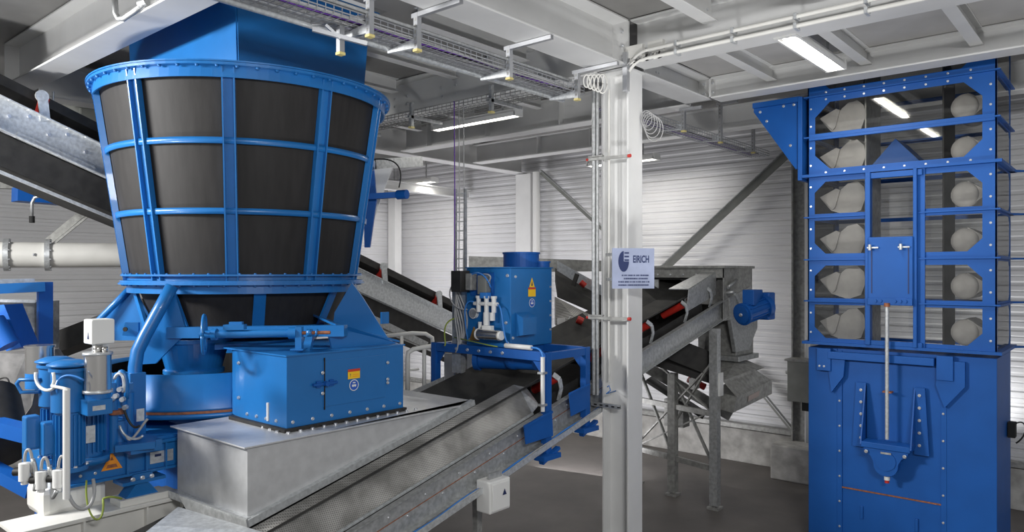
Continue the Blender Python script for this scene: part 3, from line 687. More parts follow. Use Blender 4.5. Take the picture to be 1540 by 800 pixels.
# drum head, bearing, gear motor
MB().prism([V((-4.28, 9.55, 2.66)), V((-4.28, 10.25, 2.80)), V((-4.28, 10.5, 2.62)), V((-4.28, 10.5, 2.2)), V((-4.28, 10.2, 1.9)), V((-4.28, 9.75, 1.9)), V((-4.28, 9.6, 2.3))], (-.05, 0, 0)).build('bearing_plate', GALV, hh)
MB().bar(V((-4.30, 9.72, 2.70)), V((-4.30, 10.1, 2.28)), .08, .05).build('strut', GALVL, hh)
MB().cyl((-4.33, 9.5, 2.72), (-4.2, 9.5, 2.74), .025, 8).cyl((-4.26, 9.45, 2.80), (-4.26, 9.72, 2.90), .022, 8).split('tension_screw', GALV, hh)
gm = thing('gear_motor', 'bright blue gear motor on the head of the conveyor', 'motor', U(1135, 490, 9.95))
m0 = U(1116, 473, 9.75); m1 = U(1146, 462, 9.95); md_ = (m1-m0).normalized()
MB().cyl(m0, m0+md_*.03, .15, 24).cyl(m0-md_*.02, m0, .12, 24).build('fan_cover', DBLUE, gm)
mb = MB().cyl(m0+md_*.03, m1, .125, 24)
for k in range(12):
    a = 2*PI*k/12; o = V((0, 0, 1))*math.cos(a)*.13+md_.cross(V((0, 0, 1)))*math.sin(a)*.13
    mb.bar(m0+md_*.04+o, m1+o, .012, .03, up=o)
mb.build('motor_body', DBLUE, gm)
MB().box(m0+V((-.02, .05, .12)), m1+V((.02, -.02, .24)), .01).build('terminal_box', DBLUE, gm)
MB().cyl(m1, m1+md_*.08, .16, 20).box(m1+V((-.06, .0, -.17)), m1+V((.10, .22, .2)), .02).build('gear_box', DBLUE, gm)
MB().bar(U(1158, 447, 10.0), U(1158, 480, 10.0), .05, .12, up=(0, 1, 0)).bar(U(1140, 452, 10.0), U(1160, 446, 10.0), .06, .05).build('torque_arm', DBLUE, gm)
bolt(gm, m0-md_*.02, -md_, .02)
dc = thing('discharge_spout', 'grey steel discharge spout bending down below the gear motor', 'spout', U(1115, 620, 9.8))
MB().box((-4.9, 9.85, 1.83), (-4.32, 10.45, 2.42), .01).build('upper_duct', GALVD, dc)
MB().box((-4.96, 9.80, 1.76), (-4.26, 10.50, 1.83), .006).build('flange', GALV, dc)
a = [V((-4.9, 9.9, 1.76)), V((-4.35, 9.9, 1.76)), V((-4.35, 10.4, 1.76)), V((-4.9, 10.4, 1.76))]
MB().prism([U(1088, 572, 9.75), U(1135, 555, 10.2), U(1159, 571, 10.3), U(1109, 597, 9.6)], V((0, 0, -.02))).build('cover_plate', GALVD, dc)
mb = MB(); q0, q1, q2, q3 = U(1109, 597, 9.6), U(1161, 571, 10.3), U(1161, 592, 10.3), U(1102, 621, 9.55)
mb.prism([q0, q1, q2, q3], (-.45, .18, .02)); mb.build('outlet_box', GALVD, dc)
MB().prism([q0+(q1-q0)*.30+V((.004, -.004, -.06)), q0+(q1-q0)*.62+V((.004, -.004, -.06)), q0+(q1-q0)*.60+V((.004, -.004, -.13)), q0+(q1-q0)*.28+V((.004, -.004, -.13))], (.003, -.002, 0)).build('label', mat('pinkish_label', (.42, .34, .31), .5), dc)
MB().box(U(1080, 596, 9.62), U(1088, 560, 9.7)).build('white_switch', WPLAS, dc)
MB().prism([a[0]+V((.05, 0, 0)), a[1], U(1137, 556, 10.2), U(1088, 574, 9.75)], (0, .3, 0)).build('throat', GALVD, dc)
# ---------------- trestle
tr = thing('conveyor_trestle', 'grey steel trestle with crossed braces holding up the high conveyor end', 'trestle', (-4.9, 9.1, FZ))
fl = [V((-4.27, 9.07, 0)), V((-4.98, 9.25, 0)), V((-5.66, 9.42, 0))]
def g(i, z): p = fl[i].copy(); p.z = z; return p
for i in range(3):
    l = MB().bar(g(i, FZ+.05), g(i, zc(9.1)-.27 if i != 1 else 1.6), .11, .11, up=(0, 1, 0)).build('leg', GALVD if i else GALV, tr)
    MB().bar(g(i, FZ), g(i, FZ+.03), .16, .16, up=(0, 1, 0)).cyl(g(i, FZ+.03), g(i, FZ+.10), .03, 8).build('foot', GALVD, tr)
for z in (.42, 1.14): MB().bar(g(0, z), g(2, z+.0), .05, .07).build('rail', GALVD, tr)
for (i, z, j, w) in ((0, .42, 1, 1.5), (0, 1.9, 1, .9), (1, .45, 2, 1.6), (0, 1.14, 2, 1.9), (2, .45, 0, 1.2), (0, 1.85, 2, .5)): MB().bar(g(i, z), g(j, w)+V((0, .06, 0)), .02, .055, up=(0, 1, 0)).build('brace', GALVD, tr)
bk = V((0, 1.9, 0))
MB().bar(g(2, 1.95)+V((0, -.5, 0)), V((-4.4, 9.5, 1.55)), .5, .14).build('return_idler_frame', RUBBER, tr)
# lower take away conveyor seen behind the trestle
lc = thing('small_conveyor', 'dark small conveyor frame crossing low behind the trestle', 'conveyor', U(1040, 640, 10.5))
q = [U(985, 560, 10.8), U(1095, 640, 10.3)]
MB().bar(U(960, 545, 11.0), U(1100, 625, 10.5), .06, .16).build('side_beam', GALVD, lc)
MB().bar(U(975, 570, 10.9), U(1060, 625, 10.6), .4, .04).build('belt', RUBBER, lc)
MB().cyl(U(1035, 570, 10.7), U(1060, 582, 10.7), .05, 14).build('roller', RED, lc)
MB().box(U(1036, 585, 10.5), U(1052, 568, 10.55)).build('label', WPLAS, lc)
MB().bar(U(1018, 600, 10.7), U(1018, 640, 10.7), .3, .2, up=(0, 1, 0)).build('hanger', GALVD, lc)
MB().bar(U(965, 505, 10.2), U(1065, 545, 10.2), .8, .3).build('under_cover', RUBBER, lc)

# ================================================================== SAMPLING STATION on portal frame
pf = thing('portal_frame', 'blue steel portal frame straddling the conveyor under the blue cabinet', 'frame', (-5.05, 5.85, 1.2))
yN, yF, xR, xQ = 5.50, 6.14, -4.29, -5.80
zP = 2.25
for y in (yN, yF):
    MB().box((xQ-.03, y-.035, zP-.09), (xR+.03, y+.035, zP), .004).build('cross_beam', DBLUE, pf)
    zbt = zc(y)-.42
    MB().box((xR-.035, y-.04, zbt), (xR+.035, y+.04, zP), .004).build('leg', DBLUE, pf)
    MB().box((xQ-.035, y-.04, 1.5), (xQ+.035, y+.04, zP), .004).build('leg', DBLUE, pf)
    MB().prism([V((xR-.03, y-.01, zP-.09)), V((xR-.16, y-.01, zP-.09)), V((xR-.03, y-.01, zP-.24))], (0, .02, 0)).prism([V((xQ+.03, y-.01, zP-.09)), V((xQ+.14, y-.01, zP-.09)), V((xQ+.03, y-.01, zP-.24))], (0, .02, 0)).split('gusset', DBLUE, pf)
    z0 = zc(y)+.02
    PX = [(787, 640), (829, 617), (831, 655), (790, 668)] if y == yN else [(855, 591), (885, 577), (886, 612), (858, 626)]
    PQ = [onX(a_, b_, xR+.05) for a_, b_ in PX]; MB().prism(PQ, (.008, 0, 0)).build('clamp_plate', DBLUE, pf)
    MB().bar(PQ[0]+V((.012, 0, -.012)), PQ[1]+V((.012, 0, -.012)), .018, .02).build('plate_edge', DBLUE, pf)
    MB().box((xR-.02, y-.16, zbt-.0), (xR+.10, y+.10, zbt+.045)).bar(V((xR+.05, y-.14, zbt-.02)), V((xR+.05, y+.12, zbt+.08)), .05, .03).build('lower_bracket', DBLUE, pf)
for x in (xR, xQ): MB().box((x-.03, yN, zP-.08), (x+.03, yF, zP-.01)).build('side_beam', DBLUE, pf)
for k in range(5): bolt(pf, (-5.45+k*.16, yN-.036, zP-.045), (0, -1, 0), .014)
MB().cyl((xR+.02, yN-.08, zP-.04), (xR+.02, yN-.08, 1.70), .020, 12).build('white_conduit', WPLAS, pf)
MB().tube([(-4.75, yN-.06, zP+.035), (-4.42, yN-.06, zP+.035)], .024, 12).build('white_conduit', WPLAS, pf)
MB().tube(bez((-4.42, yN-.06, zP+.035), (-4.3, yN-.07, zP+.05), (-4.26, yN-.08, zP), (-4.27, yN-.08, zP-.08)), .010, 8).build('blue_hose', CBLUE, pf)
for z in (2.05, 1.75): MB().box((xR-.02, yN-.11, z), (xR+.045, yN-.04, z+.02)).build('pipe_clip', GALV, pf)
sb = thing('sampling_cabinet', 'blue measuring cabinet on the portal frame with valves on its left face', 'cabinet', (-5.06, 5.87, 2.25))
bx0, bx1, by0, by1, bz0, bz1 = -5.37, -4.76, 5.53, 6.20, 2.25, 3.045
MB().box((bx0, by0, bz0), (bx1, by1, bz1), .008).build('body', BLUE, sb)
MB().box((bx0-.01, by0-.01, bz1), (bx1+.01, by1+.01, bz1+.012), .003).build('lid', BLUE, sb)
MB().lathe([(.19, bz1+.01), (.19, bz1+.15), (.2, bz1+.15), (.2, bz1+.17), (.175, bz1+.17), (.175, bz1+.02)], (-5.0, 5.98), 40).build('round_collar', DBLUE, sb)
MB().cyl((-4.84, 6.12, bz1+.01), (-4.84, 6.12, bz1+.06), .09, 24).cyl((-4.84, 6.12, bz1+.06), (-4.84, 6.12, bz1+.075), .10, 24).build('small_collar', DBLUE, sb)
# bump out wedge
MB().prism([V((bx1, 5.60, 2.36)), V((bx1, 5.60, 2.60)), V((bx1+.10, 5.60, 2.55)), V((bx1+.10, 5.60, 2.38))], (0, .22, 0)).build('side_bulge', BLUE, sb)
for y, z in ((5.60, 2.96), (5.56, 2.35)): bolt(sb, (bx1, y, z), (1, 0, 0), .012)
for x, z in ((-4.80, 2.97), (-4.82, 2.50), (-4.80, 2.30), (-5.33, 2.3), (-4.9, 2.33)): bolt(sb, (x, by0, z), (0, -1, 0), .014)
for z in (2.4, 2.55, 2.7, 2.85): bolt(sb, (bx1, 6.17, z), (1, 0, 0), .010)
o = V((bx1, 5.86, 2.89)); xx, zz = (0, 1, 0), (0, 0, 1)
MB().prism([o+V((.003, -.045, -.04)), o+V((.003, .045, -.04)), o+V((.003, 0, .06))], (.001, 0, 0)).build('sticker', YEL, sb)
MB().prism([o+V((.0045, -.012, -.025)), o+V((.0045, .012, -.025)), o+V((.0045, 0, .03))], (.0008, 0, 0)).build('sticker_mark', SIGNB, sb)
sticker_rect(sb, o+V((0, 0, -.09)), xx, zz, .12, .09, YEL); sticker_rect(sb, o+V((0, 0, -.052)), xx, zz, .12, .018, REDS, 'sticker_band', .0045)
mandatory(sb, o+V((0, 0, -.20)), xx, zz, .045)
# pneumatic items on -Y face
f = by0
MB().box((-5.44, f-.16, 2.80), (-5.30, f-.02, 3.02), .006).build('black_box', RUBBER, sb)
MB().box((-5.29, f-.10, 2.82), (-5.21, f, 2.99), .006).build('grey_relay', GALVD, sb)
MB().box((-5.14, f-.08, 2.78), (-5.02, f, 2.97), .006).build('relay_box', OLIVE, sb)
MB().box((-5.30, f-.012, 2.76), (-4.98, f, 3.0)).build('mounting_plate', DBLUE, sb)
mb = MB()
for x in (-5.14, -5.03, -4.93): mb.cyl((x, f-.06, 2.60), (x, f-.06, 2.74), .024, 12).cyl((x, f-.06, 2.74), (x, f-.06, 2.765), .032, 12)
mb.cyl((-5.20, f-.06, 2.685), (-4.88, f-.06, 2.685), .02, 10).cyl((-5.03, f-.06, 2.44), (-5.03, f-.06, 2.6), .033, 12).cyl((-5.12, f-.06, 2.40), (-5.12, f-.06, 2.5), .02, 12).cyl((-4.95, f-.06, 2.52), (-4.95, f-.06, 2.6), .028, 12)
mb.build('valve_block', WPLAS, sb)
MB().box((-5.10, f-.09, 2.74), (-5.0, f-.02, 2.80), .006).build('solenoid', CBLUE, sb)
MB().cyl((-5.10, f-.1, 2.38), (-4.82, f-.1, 2.38), .052, 20).build('air_cylinder', STEEL, sb)
MB().cyl((-5.115, f-.1, 2.38), (-5.10, f-.1, 2.38), .058, 20).cyl((-4.82, f-.1, 2.38), (-4.79, f-.1, 2.38), .045, 20).box((-5.04, f-.12, 2.43), (-4.92, f-.07, 2.47)).split('cylinder_cap', WPLAS, sb)
MB().cyl((-5.25, f-.03, 2.58), (-5.25, f, 2.58), .055, 24).build('gauge', WPLAS, sb)
MB().cyl((-5.25, f-.036, 2.58), (-5.25, f-.03, 2.58), .045, 24).build('gauge_face', GALV, sb)
MB().prism([V((-5.31, f-.02, 2.30)), V((-5.18, f-.02, 2.30)), V((-5.25, f-.02, 2.44))], (0, .015, 0)).build('warning_triangle', mat('brown_plate', (.30, .17, .04), .5), sb)
for p in (bez((-4.88, f-.06, 2.68), (-4.76, f-.1, 2.68), (-4.80, f-.1, 2.35), (-4.72, f-.06, zP+.03)), bez((-5.2, f-.06, 2.7), (-5.35, f-.1, 2.75), (-5.3, f-.1, 2.5), (-5.3, f-.05, 2.3)), bez((-5.3, f-.05, 2.95), (-5.1, f-.14, 3.04), (-5.0, f-.1, 3.0), (-4.98, f-.05, 2.85))):
    MB().tube(p, .008, 6).build('air_hose', CBLUE, sb)
for p in (bez((-5.44, f-.1, 2.9), (-5.55, f-.15, 2.8), (-5.5, f-.1, 2.6), (-5.3, f-.06, 2.62)), bez((-5.02, f-.06, 2.9), (-4.9, f-.1, 2.95), (-4.92, f-.12, 3.0), (-5.1, f-.06, 2.98))):
    MB().tube(p, .007, 6).build('cable', CBL, sb)
MB().tube([(-5.5, f-.05, 2.32), (-5.0, f-.06, 2.27), (-4.9, f-.04, 2.26)], .007, 6).build('earth_cable', GRN, sb)
# lower nozzle under the cabinet
MB().cyl((-5.25, 5.62, 2.10), (-4.95, 5.75, 2.10), .10, 24).build('nozzle', DBLUE, sb)
MB().cyl((-5.25, 5.62, 2.10), (-5.30, 5.60, 2.10), .12, 24).build('nozzle_flange', DBLUE, sb)
mb = MB().cyl((-4.88, 5.70, 2.11), (-4.60, 5.74, 2.12), .095, 24); bmesh.ops.create_uvsphere(mb.bm, u_segments=20, v_segments=12, radius=.10, matrix=Matrix.Translation((-4.86, 5.70, 2.11)) @ Matrix.Diagonal((1.2, 1, 1, 1))); mb.build('nozzle_tip', DBLUE, sb)
MB().box((-5.2, 5.6, 2.15), (-4.8, 6.1, 2.25)).build('mounting_neck', DBLUE, sb)
# cable ladder post at left of the cabinet
cp = thing('cable_post', 'galvanised cable ladder post with looping cables left of the blue cabinet', 'cable post', U(693, 560, 8.0))
a = U(689, 560, 7.9); b = a.copy(); b.z = 3.88
MB().bar(V((a.x-.04, a.y, 1.9)), V((a.x-.04, a.y, 3.9)), .02, .03, up=(0, 1, 0)).bar(V((a.x+.06, a.y+.05, 1.9)), V((a.x+.06, a.y+.05, 3.9)), .02, .03, up=(0, 1, 0)).split('rail', GALV, cp)
mb = MB()
for k in range(20): z = 1.95+k*.1; mb.bar(V((a.x-.04, a.y, z)), V((a.x+.06, a.y+.05, z)), .01, .012)
mb.build('rungs', GALV, cp)
MB().box(U(685, 555, 7.8), U(700, 522, 7.95)).build('socket_box', GALVL, cp)
MB().bar(U(690, 415, 7.8), U(690, 560, 7.8), .13, .07, up=(0, 1, 0)).build('duct', GALV, cp)
for k in range(6):
    p0 = U(684+k*3, 408+k*3, 7.75); p3 = U(700, 480+k*6, 7.7)
    MB().tube(bez(p0, U(676-k*2, 440+k*6, 7.7), U(725-k*5, 470+k*8, 7.65), U(690-k, 520+k*2, 7.7)), .009, 6).build('cable', CBL, cp)
MB().tube(bez(U(690, 478, 7.7), U(655, 480, 7.7), U(675, 520, 7.7), U(668, 520, 7.7)), .008, 6).build('earth_cable', GRN, cp)
for k, (x, m) in enumerate(((683, PURP), (690, CBL), (697, CBL))):
    simple('hanging_cable', ('thin purple cable dropping from the ceiling to the cable post', 'left thin grey cable dropping to the cable post', 'right thin grey cable dropping to the cable post')[k], 'cable', MB().tube([U(x, 152, 7.9), U(x+1, 300, 7.9), U(x, 405, 7.9), U(x+2, 425, 7.85)], .006, 6), m)
# ================================================================== BUCKET ELEVATOR (right)
el = thing('bucket_elevator', 'tall blue bucket elevator with clear windows standing at the right', 'elevator', (-2.0, 9.1, FZ))
X0, X1, Y0, Y1 = -2.915, -1.095, 8.6, 9.6
Zs = [2.19, 2.67, 3.14, 3.62, 4.085, 4.53, 4.99, 5.50]
nb = [0]
def eb(p, n, r=.0095):
    if nb[0] < 98: nb[0] += 1; bolt(el, p, n, r)
# base casing with three front panels
MB().box((X0, Y0+.02, FZ), (-2.60, Y1, 2.15), .006).build('casing', DBLUE, el)
MB().box((-1.53, Y0+.02, FZ), (X1, Y1, 2.15), .006).build('casing', DBLUE, el)
MB().box((-2.60, Y0+.035, FZ), (-1.53, Y1, 2.15)).build('front_panel', DBLUE, el)
MB().box((-2.60, Y0+.02, FZ), (-2.55, Y0+.05, 2.13)).box((-1.58, Y0+.02, FZ), (-1.53, Y0+.05, 2.13)).split('panel_strip', DBLUE, el)
MB().bar(V((-2.57, Y0+.028, .61)), V((-1.56, Y0+.028, .61)), .012, .014).build('seam', RUST, el)
for z in [1.85-k*.28 for k in range(8)]:
    eb((-2.575, Y0+.02, z), (0, -1, 0)); eb((-1.56, Y0+.02, z-.02), (0, -1, 0)); 
MB().box((-2.36, Y0+.015, .30), (-2.33, Y0+.04, .44), .006).box((-1.82, Y0+.015, .28), (-1.79, Y0+.04, .42), .006).split('handle', DBLUE, el)
# transverse girder and brackets under the flange
MB().box((-2.68, Y0-.06, 2.04), (-1.63, Y0+.02, 2.12), .004).build('bearer', DBLUE, el)
for s, x in ((1, -2.70), (-1, -1.56)):
    MB().box((x-.10 if s > 0 else x-.05, Y0-.05, 1.90), (x+.05 if s > 0 else x+.10, Y0+.02, 2.15), .004).build('bearer_bracket', DBLUE, el)
    MB().prism([V((x, Y0-.03, 2.1)), V((x+s*.20, Y0-.03, 2.1)), V((x+s*.18, Y0-.03, 1.85)), V((x+s*.05, Y0-.03, 1.66))] if s > 0 else [V((x, Y0-.03, 2.1)), V((x+.20, Y0-.03, 2.1)), V((x+.2, Y0-.03, 1.85)), V((x+.02, Y0-.03, 1.62)), V((x-.06, Y0-.03, 1.85))], (0, .05, 0)).build('bearer_gusset', DBLUE, el)
for x in (-2.77, -2.72): eb((x, Y0-.05, 1.95), (0, -1, 0))
# flanges
for i, z in enumerate(Zs[:-1]):
    big = i in (0, 4)
    w = .05 if big else .035
    mb = MB(); h = .03 if big else .014
    if i in (1, 2, 3):
        mb.box((X0-w, Y0-w, z), (-2.27, Y0+.05, z+h)).box((-1.80, Y0-w, z), (X1+w, Y0+.05, z+h)).box((X0-w, Y0+.05, z), (X0+.03, Y1+w, z+h)).box((X1-.03, Y0+.05, z), (X1+w, Y1+w, z+h)).box((X0+.03, Y1-.02, z), (X1-.03, Y1+w, z+h))
    else:
        mb.frame([(X0-w, Y0-w, z), (X1+w, Y0-w, z), (X1+w, Y1+w, z), (X0-w, Y1+w, z)], [(X0+.05, Y0+.05, z), (X1-.05, Y0+.05, z), (X1-.05, Y1-.05, z), (X0+.05, Y1-.05, z)], (0, 0, h))
    mb.build('ring_flange', DBLUE, el)
def wframe(o, ux, uw, uz, z0, z1, x0, x1, bw, ch, thick, chs='1111', name='window_frame'):
    """frame plate with chamfered window; o at plane, x0..x1 along ux"""
    def P(u, z): return V(o)+V(ux)*u+V((0, 0, z))
    c = [ch if k == '1' else .001 for k in chs]
    outp = [P(x0+.0005, z0), P(x1-.0005, z0), P(x1, z0+.0005), P(x1, z1-.0005), P(x1-.0005, z1), P(x0+.0005, z1), P(x0, z1-.0005), P(x0, z0+.0005)]
    a, b, c0, c1 = x0+bw[0], x1-bw[1], z0+bw[2], z1-bw[3]
    inp = [P(a+c[0], c0), P(b-c[1], c0), P(b, c0+c[1]), P(b, c1-c[2]), P(b-c[2], c1), P(a+c[3], c1), P(a, c1-c[3]), P(a, c0+c[0])]
    MB().frame(outp, inp, V(uw)*thick).build(name, DBLUE, el)
    g = MB().box(P(a-.02, c0-.02)+V(uw)*(thick*.4), P(b+.02, c1+.02)+V(uw)*(thick*.4+.004)); g.build('window_pane', GLASS, el)
    return P
fr = (0, Y0, 0)
# lower four rows, left and right of the middle shaft; chamfers alternate
for i in range(4):
    z0, z1 = Zs[i]+.014, Zs[i+1]
    topc = i in (1, 3)
    wframe(fr, (1, 0, 0), (0, 1, 0), None, z0, z1, X0, -2.27, (.075, .035, .06 if i in (0, 2) else .03, .06 if topc else .03), .12, .012, '1000' if not topc else '0001')
    wframe(fr, (1, 0, 0), (0, 1, 0), None, z0, z1, -1.80, X1, (.07, .12, .06 if i in (0, 2) else .03, .06 if topc else .03), .13, .012, '0100' if not topc else '0010')
    for k in range(2): eb((X0+.035, Y0, z0+.12+k*.22), (0, -1, 0)); eb((X1-.05, Y0, z0+.12+k*.22), (0, -1, 0)); eb((-1.765, Y0, z0+.12+k*.22), (0, -1, 0), .011)
# upper two rows, full width
for i, cs in ((4, '1100'), (5, '0011')):
    z0, z1 = Zs[i]+.014, Zs[i+1]
    wframe(fr, (1, 0, 0), (0, 1, 0), None, z0, z1, X0, X1, (.08, .12, .07 if i == 4 else .02, .07 if i == 5 else .02), .16, .012, cs)
    for k in range(2): eb((X0+.035, Y0, z0+.12+k*.2), (0, -1, 0)); eb((X1-.05, Y0, z0+.12+k*.2), (0, -1, 0))
    z = z1-.035 if i == 5 else z0+.03
    for k in range(8): eb((X0+.2+k*.2, Y0, z), (0, -1, 0))
wframe(fr, (1, 0, 0), (0, 1, 0), None, Zs[6]+.014, Zs[7], X0, X1, (.08, .14, .06, .02), .16, .012, '1100')
for k in range(8): eb((X0+.2+k*.2, Y0, Zs[6]+.045), (0, -1, 0))
MB().box((X0+.02, Y0-.03, Zs[5]-.03), (X1-.01, Y0+.0, Zs[5]+.04), .004).build('cross_bar', DBLUE, el)
# side frames (right and left) and rear
for (xs, sg_) in ((X1, -1), (X0, 1)):
    for i in range(7):
        z0, z1 = Zs[i]+.014, Zs[i+1]
        wframe((xs, Y0, 0), (0, 1, 0), (sg_, 0, 0), None, z0, z1, .0, 1.0, (.04, .03, .02, .02), .06, .012, '1111' if sg_ < 0 else '0000', 'side_frame')
for i in range(7):
    z0, z1 = Zs[i]+.014, Zs[i+1]
    wframe((0, Y1, 0), (1, 0, 0), (0, -1, 0), None, z0, z1, X0, X1, (.04, .04, .015, .015), .01, .012, '0000', 'rear_frame')
# corner gusset cones jutting to the right
for z in (Zs[0], Zs[3], Zs[4], Zs[1], Zs[2]):
    MB().prism([V((X1, Y1-.15, z)), V((X1+.13, Y1+.02, z)), V((X1, Y1+.03, z))], (0, 0, .02)).build('corner_tab', DBLUE, el)
# middle shaft with sliding door
zlo, zhi = Zs[0]+.03, Zs[4]
for x in (-2.285, -1.82):
    MB().box((x-.0, Y0-.07, zlo), (x+.05 if x < -2 else x+.035, Y0+.02, zhi), .004).build('slide_rail', DBLUE, el)
MB().box((-1.83, Y0-.02, zlo), (-1.72, Y0, zhi)).build('rail_plate', DBLUE, el)
MB().box((-2.29, Y0-.05, zhi-.07), (-1.74, Y0, zhi-.01), .004).build('shaft_lintel', DBLUE, el)
MB().box((-2.29, Y0-.05, zlo), (-1.74, Y0, zlo+.05), .004).build('shaft_sill', DBLUE, el)
for x in (-1.95,): MB().box((x, Y1-.2, zlo), (x+.06, Y1-.15, zhi)).build('rear_post', DBLUE, el)
dr = MB().box((-2.25, Y0-.10, 2.72), (-1.815, Y0-.07, 3.38), .010).build('sliding_door', DBLUE, el)
MB().box((-2.215, Y0-.104, 2.78), (-2.205, Y0-.10, 3.26)).box((-1.86, Y0-.104, 2.78), (-1.85, Y0-.10, 3.26)).split('door_groove', SIGNB, dr)
for x in (-2.20, -1.90): MB().box((x-.05, Y0-.13, 3.26), (x+.06, Y0-.10, 3.275)).cyl((x-.02, Y0-.14, 3.24), (x-.02, Y0-.14, 3.30), .016, 8).build('hinge', GALVL, dr)
MB().box((-2.25, Y0-.12, 2.655), (-1.815, Y0-.06, 2.73), .006).build('door_rail', DBLUE, dr)
for x in (-2.17, -2.12, -1.98, -1.93, -1.88): MB().cyl((x, Y0-.135, 2.70), (x, Y0-.12, 2.70), .018, 8).build('toggle', DBLUE, dr)
MB().cyl((-2.055, Y0-.12, 1.24), (-2.055, Y0-.12, 2.66), .019, 14).build('screw_rod', GALVL, el)
MB().cyl((-2.055, Y0-.12, 2.64), (-2.055, Y0-.12, 2.68), .03, 10).build('screw_nut', RUST, el)
MB().box((-2.10, Y0-.13, 1.73), (-2.01, Y0-.05, 1.745)).build('rod_guide', RUST, el)
# screw jack bracket
jk = thing('screw_jack', 'blue screw jack bracket bolted on the front of the elevator casing', 'jack', (-2.05, Y0-.1, .75))
MB().box((-2.29, Y0-.20, 1.14), (-1.82, Y0+.01, 1.20), .006).build('platform', DBLUE, jk)
for s in (-1, 1):
    x = -2.055+s*.235
    MB().prism([V((x, Y0-.20, 1.17)), V((x, Y0+.015, 1.17)), V((x, Y0+.015, 1.78)), V((x, Y0-.02, 1.78))], (s*.012, 0, 0)).build('side_web', DBLUE, jk)
    MB().prism([V((x, Y0-.02, 1.80)), V((x+s*.10, Y0-.02, 1.80)), V((x+s*.14, Y0-.02, 1.10)), V((x, Y0-.02, 1.10))], (0, .03, 0)).build('back_plate', DBLUE, jk)
    for k in range(5): bolt(jk, (x+s*.05, Y0-.022, 1.20+k*.13), (0, -1, 0), .013)
    bolt(jk, (x-s*.05, Y0-.2, 1.10), (0, -1, 0), .015)
gp = [(-.22, 1.14), (-.20, 1.09), (-.15, 1.06), (-.12, 1.0), (-.115, .95)]+[(-.11*math.cos(math.radians(q)), .95-.09*math.sin(math.radians(q))) for q in range(20, 161, 20)]
gp += [(-u, v) for u, v in gp[4::-1]]
MB().prism([V((-2.055+u, Y0-.18, v)) for u, v in gp], (0, .12, 0)).build('gear_case', DBLUE, jk)
MB().cyl((-2.055, Y0-.19, 1.02), (-2.055, Y0-.05, 1.02), .10, 24).cyl((-2.055, Y0-.12, .86), (-2.055, Y0-.12, 1.0), .06, 16).build('gear_housing', DBLUE, jk)
MB().box((-2.10, Y0-.195, 1.095), (-2.0, Y0-.188, 1.115)).build('name_plate', GALV, jk)
MB().cyl((-2.055, Y0-.12, .81), (-2.055, Y0-.12, .86), .028, 12).build('switch', WPLAS, jk); MB().cyl((-2.055, Y0-.12, .78), (-2.055, Y0-.12, .81), .022, 12).build('switch_button', RED, jk)
# interior: bucket strands and divider
for i in range(7):
    z = Zs[i]+.22
    r = thing('elevator_bucket', 'grey round nosed bucket of the right strand, ' + ('in the lowest window', 'in the second window from below', 'in the third window from below', 'in the fourth window from below', 'just below the cross bar', 'just above the cross bar', 'hidden high under the beam')[i], 'bucket', (-1.35, 9.05, z), 'buckets inside the elevator')
    mb = MB()
    bmesh.ops.create_uvsphere(mb.bm, u_segments=20, v_segments=12, radius=.125, matrix=Matrix.Translation((-1.40, 8.86, z-.03)) @ Matrix.Diagonal((1.05, .5, 1.1, 1)))
    for f_ in mb.bm.faces: f_.smooth = True
    mb.cyl((-1.40, 8.86, z-.03), (-1.40, 9.35, z-.03), .135, 20, .135)
    mb.build('scoop', BUCK, r)
    MB().prism([V((-1.38, 8.84, z+.11)), V((-1.18, 8.84, z-.02)), V((-1.36, 8.84, z-.15))], (0, .5, 0)).build('lip', BUCK, r)
    l = thing('elevator_bucket', 'pale slanted bucket of the left strand, ' + ('in the lowest window', 'in the second window from below', 'in the third window from below', 'in the fourth window from below', 'just below the cross bar', 'just above the cross bar', 'hidden high under the beam')[i], 'bucket', (-2.6, 9.05, z), 'buckets inside the elevator')
    mb = MB()
    pr_ = [(-.42, .02), (-.30, -.13), (-.12, -.19), (.02, -.14), (.07, .0), (.05, .12), (-.02, .19), (-.12, .17), (-.20, .10)]; mb.prism([V((-2.42+u, 8.80, z+w_)) for u, w_ in pr_], (0, .6, 0)); mb.build('scoop', BUCK, l)
    MB().prism([V((-2.84, 8.78, z+.03)), V((-2.70, 8.78, z-.12)), V((-2.67, 8.78, z-.09)), V((-2.62, 8.78, z+.10)), V((-2.66, 8.78, z+.12))], (0, .6, 0)).build('lip', BUCK, l)
bl = thing('elevator_belt', 'dark belt strand hanging inside the elevator right of the sliding door', 'belt', (-1.58, 9.1, 2.2))
MB().box((-1.60, 8.8, 2.2), (-1.585, 9.4, 5.45)).build('strand', RUBBER, bl); MB().box((-2.36, 8.8, 2.2), (-2.345, 9.4, 5.45)).build('strand', GALVD, bl)
simple('deflector', 'dark blue pointed deflector inside the upper elevator windows', 'deflector', MB().prism([V((-2.35, 8.8, 4.12)), V((-1.75, 8.8, 4.12)), V((-2.05, 8.8, 4.46))], (0, .6, 0)), DBLUE)
